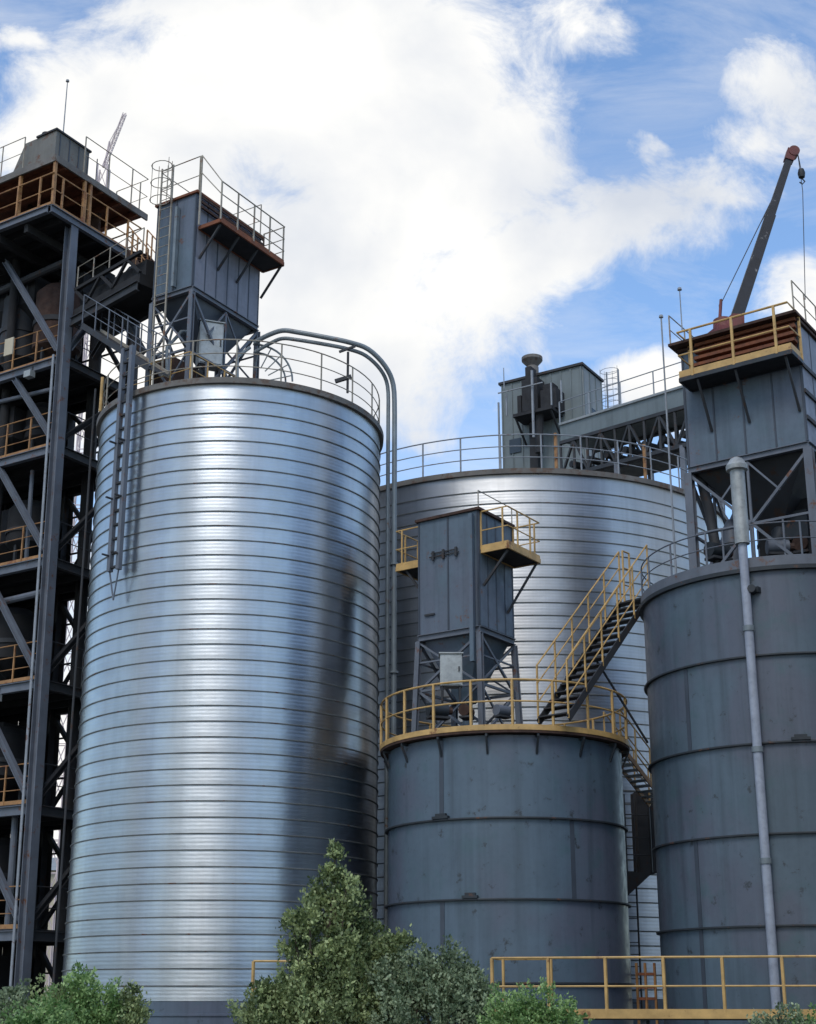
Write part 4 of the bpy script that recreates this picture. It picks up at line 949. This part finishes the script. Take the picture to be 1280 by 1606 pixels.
pole(790, 577, 60.5, 610, 'tiny rod leaning on the headhouse roof corner', 0.03, tip=False)

# conveyor gallery from the headhouse toward the right
ga = at(905, 700, 57.0); gb = at(1110, 642, 50.5)
t = thing('conveyor_gallery', (ga.x, ga.y, 0), 'grey conveyor gallery truss running right from the headhouse above the wide silo', 'conveyor')
gb.z = ga.z + (gb.z - ga.z)
d = gb - ga; hd = Vector((d.x, d.y, 0)).normalized(); s_ = Vector((-hd.y, hd.x, 0)) * 0.9
b = MB(); b.hexa([q + s_ * k + g_dz * z for z in (0.0, 0.75) for q, k in ((ga, -1), (gb, -1), (gb, 1), (ga, 1))]); b.build('side_sheet', 'farwall', t)
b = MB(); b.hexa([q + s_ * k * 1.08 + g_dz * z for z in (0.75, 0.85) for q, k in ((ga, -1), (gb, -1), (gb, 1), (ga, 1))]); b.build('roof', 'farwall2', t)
b = MB()
for k in (-1, 1):
    b.bar(ga + s_ * k - g_dz * 1.6, gb + s_ * k - g_dz * 1.6, 0.16); b.bar(ga + s_ * k - g_dz * 0.05, gb + s_ * k - g_dz * 0.05, 0.14)
    n_ = 9
    for i in range(n_):
        a = lerp(ga, gb, i / n_) + s_ * k; c = lerp(ga, gb, (i + 1) / n_) + s_ * k
        b.bar(a - g_dz * 0.05, a - g_dz * 1.6, 0.09); b.bar(a - g_dz * (0.05 if i % 2 else 1.6), c - g_dz * (1.6 if i % 2 else 0.05), 0.09)
b.build('truss', 'dark', t)
b = MB(); b.hexa([q + s_ * k * 0.8 + g_dz * z for z in (-1.75, -1.5) for q, k in ((ga, -1), (gb, -1), (gb, 1), (ga, 1))])
for i in range(7): a = lerp(ga, gb, (i + 0.3) / 7) - g_dz * 1.0; b.tube([a - s_ * 0.7, a + s_ * 0.7], 0.16, 8)
b.build('belt_tray', 'dark', t)
railing(t, [ga - s_ + g_dz * 0.85, gb - s_ + g_dz * 0.85], (0.5, 1.0), 'grey_rail', 2.0, 0.022, 0.026)
for q in (0.45, 0.93):
    a = lerp(ga, gb, q); b = MB()
    for k in (-1, 1): b.bar(a + s_ * k - g_dz * 1.6, Vector((a.x, a.y, 0)) + s_ * k * 1.5, 0.2)
    b.build('trestle', 'steel', t)
# small rusty uprights on silo 2 rim
for (px, lab) in ((873, 'rusty orange upright behind the wide silo rim, left of the others'), (1012, 'rusty orange upright behind the wide silo rim, right of the others')):
    p = at(px, 682, 42.0); z0 = S2TOP + 0.1; a_, p = wallpt(S2, px, 735, -0.12)
    tag(MB().bar((p.x, p.y, z0), (p.x, p.y, z0 + 1.2), 0.08).build('rim_upright', 'orange'), lab, 'post', 'rusty uprights on the wide silo')
p = at(140 + 930, 560, 40); 
# pale low building behind, seen in the gap by the tower
pb = at(95, 1400, 95); t = thing('storage_shed', (pb.x, pb.y, 0), 'pale cream shed far behind the gap between the tower and the shiny silo', 'building')
f_ = frame((pb.x, pb.y, 0), R(5)); hh_ = pb.z + 1.4
b = MB(); b.box(f_, -9, 9, 0, 8, 0, hh_); b.build('wall', 'cream', t)
b = MB(); b.hexa([f_(x, y, z) for z, yy in ((hh_, (-0.4, 8.4)), (hh_ + 1.2, (3.9, 4.1))) for x, y in ((-9.3, yy[0]), (9.3, yy[0]), (9.3, yy[1]), (-9.3, yy[1]))]); b.build('roof', 'farwall2', t)
for k in range(6):
    b = MB(); b.box(f_, -7.5 + 2.8 * k, -6.2 + 2.8 * k, -0.06, 0.0, 2.6, 4.6); w_ = b.build('window', 'glass', t)
    b = MB(); b.box(f_, -7.6 + 2.8 * k, -6.1 + 2.8 * k, -0.12, -0.0, 2.48, 2.6); b.build('sill', 'concrete', w_)

# ------------------------------------------------------------------ vegetation
def leaves(blobs, count, size, seed, matname, name, parent, up=0.5, droop=0.0):
    rg = np.random.default_rng(seed)
    w = np.array([b[3] * b[4] * b[5] for b in blobs]) ** 0.75; w /= w.sum()
    idx = rg.choice(len(blobs), count, p=w); B = np.array(blobs, float)[idx]
    # cluster: each leaf belongs to a twig tip on a noisy shell
    ntw = max(8, count // 75); ncl = max(6, count // 230)
    d = rg.normal(size=(ntw + ncl, 3)); d[:, 2] += 0.25; d /= np.linalg.norm(d, axis=1)[:, None]
    ti = rg.choice(len(blobs), ntw + ncl, p=w); TBk = np.array(blobs, float)[ti]
    rad = np.concatenate([rg.uniform(0.8, 1.35, ntw), rg.uniform(0.35, 0.92, ncl) ** 0.7])
    tc = TBk[:, :3] + d * TBk[:, 3:6] * rad[:, None]
    isc = rg.random(count) < 0.38
    k = np.where(isc, rg.integers(ntw, ntw + ncl, count), rg.integers(0, ntw, count))
    tw_dir = d[k] * 0.55 + np.array([0, 0, up]) + (rg.normal(size=(ntw + ncl, 3)) * 0.25)[k]
    tw_dir /= np.linalg.norm(tw_dir, axis=1)[:, None]
    tl = rg.uniform(0.12, 0.36, ntw + ncl)[k][:, None]; tl = tl * np.clip(TBk[k, 3:4] / 0.34, 0.35, 1.0); u_ = rg.uniform(-1, 1, (count, 1))
    sprig_pos = tc[k] + tw_dir * tl * u_ + rg.normal(size=(count, 3)) * (0.045 * (1.15 - 0.7 * u_))
    q = rg.normal(size=(count, 3)); q[:, 2] = np.abs(q[:, 2]) * 0.9 - 0.25; q /= np.linalg.norm(q, axis=1)[:, None]
    cr = rg.uniform(0.13, 0.28, ntw + ncl)[k][:, None] * np.clip(TBk[k, 3:4] / 0.34, 0.4, 1.0)
    clump_pos = tc[k] + q * cr * np.array([1.1, 1.1, 0.8]) * rg.uniform(0.75, 1.1, (count, 1))
    c = np.where(isc[:, None], clump_pos, sprig_pos); ntw = ntw + ncl
    a = rg.normal(size=(count, 3)) * 0.8 + tw_dir; a /= np.linalg.norm(a, axis=1)[:, None]
    q = rg.normal(size=(count, 3)); b_ = np.cross(a, q); b_ /= np.linalg.norm(b_, axis=1)[:, None]
    L_ = size * rg.uniform(0.6, 1.35, (count, 1)); W_ = L_ * 0.30
    v = np.stack([c, c + a * L_ * 0.5 + b_ * W_, c + a * L_, c + a * L_ * 0.5 - b_ * W_], 1).reshape(-1, 3)
    root = parent; v = v - np.array(root.location)
    me = bpy.data.meshes.new(name); me.vertices.add(count * 4); me.vertices.foreach_set('co', v.ravel())
    me.loops.add(count * 4); me.loops.foreach_set('vertex_index', np.arange(count * 4, dtype=np.int32))
    me.polygons.add(count); me.polygons.foreach_set('loop_start', np.arange(0, count * 4, 4, dtype=np.int32))
    me.polygons.foreach_set('loop_total', np.full(count, 4, dtype=np.int32))
    me.update(calc_edges=True); me.materials.append(M[matname])
    at_ = me.attributes.new('sprig', 'FLOAT', 'FACE'); at_.data.foreach_set('value', (rg.uniform(0, 1, ntw) ** 1.5)[k].astype(np.float32))
    o = bpy.data.objects.new(name, me); C.objects.link(o); o.parent = parent
    return o

def plant(name, base, height, blobs, count, size, seed, matname, label, cat, stems=5, group=None, trunk_r=0.05):
    base = Vector(base); t = thing(name, (base.x, base.y, 0), label, cat, group)
    b = MB(); rr = random.Random(seed)
    for i in range(stems):
        bl = blobs[i % len(blobs)]; tip = Vector((bl[0] + rr.uniform(-.3, .3) * bl[3], bl[1], bl[2] + bl[5] * 0.6))
        m_ = lerp(Vector((base.x, base.y, 0)), tip, 0.5) + Vector((rr.uniform(-.15, .15), rr.uniform(-.1, .1), 0.2))
        b.tube(smooth([(base.x + rr.uniform(-.1, .1), base.y, 0), m_, tip], 4), trunk_r, 7, r2=0.012)
    b.build('trunk', 'bark', t)
    leaves(blobs, count, size, seed, matname, 'crown', t, up=0.9)
    return t
def blobs_px(lst, Y, k=1.0):                          # (px, py, rx px, ry px, depth offset)
    out = []
    for (px, py, rx, ry, dy) in lst:
        c = at(px, py, Y + dy); s_ = (Y + dy) / (F_PX * 1.0) 
        out.append((c.x, c.y, c.z, rx * s_ * k, max(rx, ry) * s_ * 0.9, ry * s_ * k))
    return out
Y = 24.5
tall = [(526, 1352, 8, 22, 0), (524, 1382, 15, 20, 0), (546, 1398, 17, 16, -.2), (504, 1410, 20, 16, .2), (528, 1418, 20, 20, 0), (482, 1440, 24, 15, -.2), (462, 1456, 18, 11, .1), (548, 1440, 24, 17, .1), (514, 1456, 26, 18, 0), (572, 1466, 18, 13, .3),
        (468, 1488, 22, 14, .3), (530, 1496, 36, 20, -.1), (606, 1486, 24, 14, 0), (628, 1478, 14, 9, -.2), (575, 1508, 24, 17, .2), (486, 1528, 34, 18, .1), (550, 1540, 40, 24, -.2), (450, 1564, 30, 18, 0), (404, 1554, 16, 9, 0), (420, 1574, 22, 14, .2), (520, 1588, 80, 28, 0), (425, 1606, 46, 22, 0), (610, 1520, 20, 14, .1), (600, 1580, 50, 30, 0)]
cB = at(530, 1560, Y)
plant('young_tree', (cB.x, cB.y, 0), 4, blobs_px(tall, Y), 42000, 0.066, 3, 'leaf_dark', 'tallest young tree with grey-green leaves in front of the shiny silo', 'tree', 9)
Y = 24.0
mid = [(660, 1520, 26, 22, 0), (700, 1528, 40, 26, .2), (640, 1560, 44, 34, 0), (720, 1560, 44, 32, 0), (680, 1600, 90, 40, 0), (612, 1545, 20, 26, .1), (750, 1580, 26, 26, 0)]
cB = at(690, 1580, Y)
plant('young_tree', (cB.x, cB.y, 0), 2.4, blobs_px(mid, Y), 22000, 0.064, 5, 'leaf_grey', 'dark grey-green shrubby tree between the tall young tree and the walkway', 'tree', 7)
Y = 22.5
def shrub(px, top, w, seed, m_, lab, n=5000, Y=22.5, size=0.055, extra=()):
    top += 17
    bl = [(px, top + 26, w * 0.32, 24, 0), (px - w * 0.25, top + 48, w * 0.3, 26, 0), (px + w * 0.25, top + 46, w * 0.3, 26, 0), (px, top + 72, w * 0.55, 34, 0), (px, top + 120, w * 0.5, 46, 0)] + list(extra)
    c = at(px, top + 60, Y)
    return plant('shrub', (c.x, c.y, 0), 1.5, blobs_px(bl, Y), int(n * 1.4), size, seed, m_, lab, 'shrub', 5, 'shrubs along the foot of the silos', 0.02)
shrub(800, 1546, 70, 11, 'leaf_bright', 'bright green shrub at the left end of the walkway railing', 5000)
shrub(856, 1542, 90, 12, 'leaf_bright', 'bright green shrub covering the second walkway post', 6000)
shrub(1230, 1566, 90, 13, 'leaf_grey', 'low pale green shrub under the right end of the walkway', 4500)
shrub(1268, 1572, 60, 14, 'leaf_bright', 'low shrub at the bottom right corner', 3000)
shrub(20, 1530, 70, 15, 'leaf_grey', 'grey-green shrub at the bottom left corner', 4500)
shrub(78, 1524, 60, 16, 'leaf_dark', 'dark green shrub at the foot of the tower column', 4500)
shrub(125, 1514, 64, 17, 'leaf_bright', 'bright green shrub with the highest pointed tip, left of the silo base', 6500)
shrub(172, 1538, 50, 18, 'leaf_bright', 'bright green shrub with one upright spike before the silo base', 4500)
shrub(206, 1534, 34, 19, 'leaf_dark', 'narrow spiky green shrub in front of the silo plinth', 3500)
shrub(60, 1560, 110, 20, 'leaf_bright', 'low wide yellow-green shrub in front of the tower foot', 6000, Y=20.5)
# rough grass
rg = np.random.default_rng(1); cnt = 26000
gx = rg.uniform(-9, 10, cnt); gy = rg.uniform(17, 30, cnt); L_ = rg.uniform(0.15, 0.5, cnt)
dx = rg.normal(size=cnt) * 0.1; dy = rg.normal(size=cnt) * 0.1
v = np.stack([np.stack([gx - .008, gy, gx * 0], 1), np.stack([gx + .008, gy, gx * 0], 1), np.stack([gx + dx, gy + dy, L_], 1)], 1).reshape(-1, 3)
me = bpy.data.meshes.new('rough_grass'); me.from_pydata(v.tolist(), [], np.arange(cnt * 3).reshape(-1, 3).tolist()); me.materials.append(M['leaf_bright'])
o = bpy.data.objects.new('rough_grass', me); C.objects.link(o); tag(o, 'rough weedy grass growing in front of the silos', 'grass', kind='stuff')

# ------------------------------------------------------------------ world: sky with clouds
SUN_EL, SUN_AZ = 50, 196      # azimuth clockwise from +Y (camera direction); soft light from behind, a little left
W = bpy.data.worlds.new('World'); bpy.context.scene.world = W; W.use_nodes = True
nt = W.node_tree; N = nt.nodes; L = nt.links
for n_ in list(N): N.remove(n_)
out = N.new('ShaderNodeOutputWorld'); bg = N.new('ShaderNodeBackground'); L.new(bg.outputs[0], out.inputs[0])
sky = N.new('ShaderNodeTexSky'); sky.sky_type = 'NISHITA'; sky.sun_disc = False
sky.sun_elevation = R(SUN_EL); sky.sun_rotation = R(SUN_AZ); sky.air_density = 1.0; sky.dust_density = 0.6; sky.ozone_density = 1.5
bg.inputs['Strength'].default_value = 0.1
tc = N.new('ShaderNodeTexCoord'); sp = N.new('ShaderNodeSeparateXYZ'); L.new(tc.outputs['Generated'], sp.inputs[0])
def mth(op, a, b=None, c=None, clamp=False):
    m_ = N.new('ShaderNodeMath'); m_.operation = op; m_.use_clamp = clamp
    for i, v_ in enumerate((a, b, c)):
        if v_ is None: continue
        if isinstance(v_, (int, float)): m_.inputs[i].default_value = v_
        else: L.new(v_, m_.inputs[i])
    return m_.outputs[0]
ay = mth('MAXIMUM', sp.outputs['Y'], 0.08)
U = mth('DIVIDE', sp.outputs['X'], ay); V = mth('DIVIDE', sp.outputs['Z'], ay)
cmb = N.new('ShaderNodeCombineXYZ'); L.new(U, cmb.inputs[0]); L.new(V, cmb.inputs[1])
def uv(px, py): x, y, z = ray(px, py); return x / y, z / y
def nz(vec, scale, det, rough=0.55, dist=0.0, off=(0, 0, 0), stretch=(1, 1, 1)):
    mp = N.new('ShaderNodeMapping'); mp.inputs['Location'].default_value = off; mp.inputs['Scale'].default_value = stretch; L.new(vec, mp.inputs[0])
    n_ = N.new('ShaderNodeTexNoise'); n_.inputs['Scale'].default_value = scale; n_.inputs['Detail'].default_value = det; n_.inputs['Roughness'].default_value = rough; n_.inputs['Distortion'].default_value = dist
    L.new(mp.outputs[0], n_.inputs['Vector']); return n_
# warp the sky coordinates so cloud edges billow
wn = nz(cmb.outputs[0], 9, 5, 0.6, off=(3.1, 1.7, 0))
vm = N.new('ShaderNodeVectorMath'); vm.operation = 'MULTIPLY_ADD'; L.new(wn.outputs['Color'], vm.inputs[0]); vm.inputs[1].default_value = (0.085, 0.085, 0); 
vs = N.new('ShaderNodeVectorMath'); vs.operation = 'SUBTRACT'; L.new(cmb.outputs[0], vs.inputs[0]); vs.inputs[1].default_value = (0.0425, 0.0425, 0); L.new(vs.outputs[0], vm.inputs[2])
def ell(px, py, rx, ry, rot=0, amp=1.0):
    u, v_ = uv(px, py); u1, _ = uv(px + 50, py); _, v1 = uv(px, py - 50)
    su = (u1 - u) / 50 * rx; sv = (v1 - v_) / 50 * ry
    a = N.new('ShaderNodeVectorMath'); a.operation = 'SUBTRACT'; L.new(vm.outputs[0], a.inputs[0]); a.inputs[1].default_value = (u, v_, 0)
    r_ = N.new('ShaderNodeVectorRotate'); r_.rotation_type = 'Z_AXIS'; r_.inputs['Angle'].default_value = R(-rot); L.new(a.outputs[0], r_.inputs['Vector'])
    s_ = N.new('ShaderNodeVectorMath'); s_.operation = 'DIVIDE'; L.new(r_.outputs[0], s_.inputs[0]); s_.inputs[1].default_value = (su, sv, 1)
    l_ = N.new('ShaderNodeVectorMath'); l_.operation = 'LENGTH'; L.new(s_.outputs[0], l_.inputs[0])
    return mth('MULTIPLY', mth('SUBTRACT', 1.0, l_.outputs['Value']), amp)
ells = [(480, 90, 350, 260, 0, 1.0), (220, 250, 250, 250, 0, 1.0), (640, 230, 300, 200, 0, 1.0), (430, 480, 420, 230, 0, 1.0), (600, 540, 150, 130, 40, .9), (850, 385, 350, 80, 18, .8), (1120, 310, 90, 30, 12, .35),
        (1245, 150, 75, 80, 35, .30), (1185, 225, 45, 36, 20, .18), (900, 45, 60, 45, 0, .3), (1030, 238, 18, 8, -20, .16), (1010, 590, 110, 40, 15, .5), (1060, 620, 120, 50, 10, .7), (1275, 470, 90, 60, 30, .6), (120, 480, 280, 260, 0, 1.0),
        (30, 65, 60, 26, 0, .35), (650, 680, 80, 26, 10, .2), (500, 930, 700, 130, 0, .5), (100, 1300, 500, 350, 0, 1.0)]
acc = None
for e_ in ells:
    q = ell(*e_); acc = q if acc is None else mth('MAXIMUM', acc, q)
fb = nz(cmb.outputs[0], 11, 10, 0.68, 0.5)
front = mth('ADD', acc, mth('MULTIPLY', mth('SUBTRACT', fb.outputs['Fac'], 0.52), 1.4))
# cloud layer for the rest of the dome
gen = nz(tc.outputs['Generated'], 2.1, 7, 0.58, 0.4, off=(5.2, 0.4, 2.2), stretch=(1, 1, 1.8))
rest = mth('MULTIPLY', mth('SUBTRACT', gen.outputs['Fac'], 0.515), 4.0)
mr = N.new('ShaderNodeMapRange'); L.new(sp.outputs['Y'], mr.inputs['Value']); mr.inputs['From Min'].default_value = 0.25; mr.inputs['From Max'].default_value = 0.55; mr.interpolation_type = 'SMOOTHSTEP'
mixv = N.new('ShaderNodeMix'); mixv.data_type = 'FLOAT'; L.new(mr.outputs[0], mixv.inputs[0]); L.new(rest, mixv.inputs[2]); L.new(front, mixv.inputs[3])
dm = N.new('ShaderNodeMapRange'); dm.interpolation_type = 'SMOOTHSTEP'; L.new(mixv.outputs[0], dm.inputs['Value']); dm.inputs['From Min'].default_value = -0.27; dm.inputs['From Max'].default_value = 0.31
wisp = nz(cmb.outputs[0], 5, 8, 0.65, 0.8, off=(1, 4, 0), stretch=(0.6, 1.6, 1))
wm = N.new('ShaderNodeMapRange'); L.new(wisp.outputs['Fac'], wm.inputs['Value']); wm.inputs['From Min'].default_value = 0.42; wm.inputs['From Max'].default_value = 0.78; wm.inputs['To Max'].default_value = 0.55
dens = mth('MAXIMUM', dm.outputs[0], wm.outputs[0])
shade = nz(cmb.outputs[0], 4.5, 7, 0.52, 0.2, off=(8.6, 2.3, 0))
sr = N.new('ShaderNodeMapRange'); L.new(shade.outputs['Fac'], sr.inputs['Value']); sr.inputs['From Min'].default_value = 0.42; sr.inputs['From Max'].default_value = 0.72
cc = N.new('ShaderNodeMix'); cc.data_type = 'RGBA'; cc.inputs[6].default_value = (10.6, 10.5, 10.2, 1); cc.inputs[7].default_value = (6.7, 7.2, 8.1, 1); L.new(sr.outputs[0], cc.inputs['Factor'])
fin = N.new('ShaderNodeMix'); fin.data_type = 'RGBA'; L.new(dens, fin.inputs['Factor']); sg = N.new('ShaderNodeMix'); sg.data_type = 'RGBA'; sg.blend_type = 'MULTIPLY'; sg.inputs['Factor'].default_value = 1.0; sg.inputs[7].default_value = (2.15, 2.4, 2.55, 1); L.new(sky.outputs[0], sg.inputs[6]); L.new(sg.outputs[2], fin.inputs[6]); bk = N.new('ShaderNodeMix'); bk.data_type = 'RGBA'; L.new(mr.outputs[0], bk.inputs['Factor']); bk.inputs[6].default_value = (5.4, 5.8, 6.5, 1); L.new(cc.outputs[2], bk.inputs[7]); L.new(bk.outputs[2], fin.inputs[7])
L.new(fin.outputs[2], bg.inputs['Color'])

sd_ = bpy.data.lights.new('Sun', 'SUN'); sd_.energy = 1.5; sd_.angle = R(24); sd_.color = (1.0, 0.96, 0.9)
so = bpy.data.objects.new('Sun', sd_); C.objects.link(so)
dirv = Vector((math.sin(R(SUN_AZ)) * math.cos(R(SUN_EL)), math.cos(R(SUN_AZ)) * math.cos(R(SUN_EL)), math.sin(R(SUN_EL))))
so.rotation_euler = dirv.to_track_quat('Z', 'Y').to_euler(); so.location = (20, 0, 40)

# ------------------------------------------------------------------ camera
cam = bpy.data.cameras.new('Camera'); co = bpy.data.objects.new('Camera', cam); C.objects.link(co)
cam.sensor_fit = 'VERTICAL'; cam.sensor_height = 36; cam.lens = F_PX / 1606 * 36
cam.shift_y = (PY0 - 803) / 1606; cam.clip_end = 3000
co.location = (0, 0, EYE); co.rotation_euler = (R(90) + PITCH, 0, 0)
sc = bpy.context.scene; sc.camera = co
sc.view_settings.view_transform = 'Standard'; sc.view_settings.look = 'None'; sc.view_settings.exposure = 0; sc.view_settings.gamma = 1
sc.cycles.max_bounces = 6
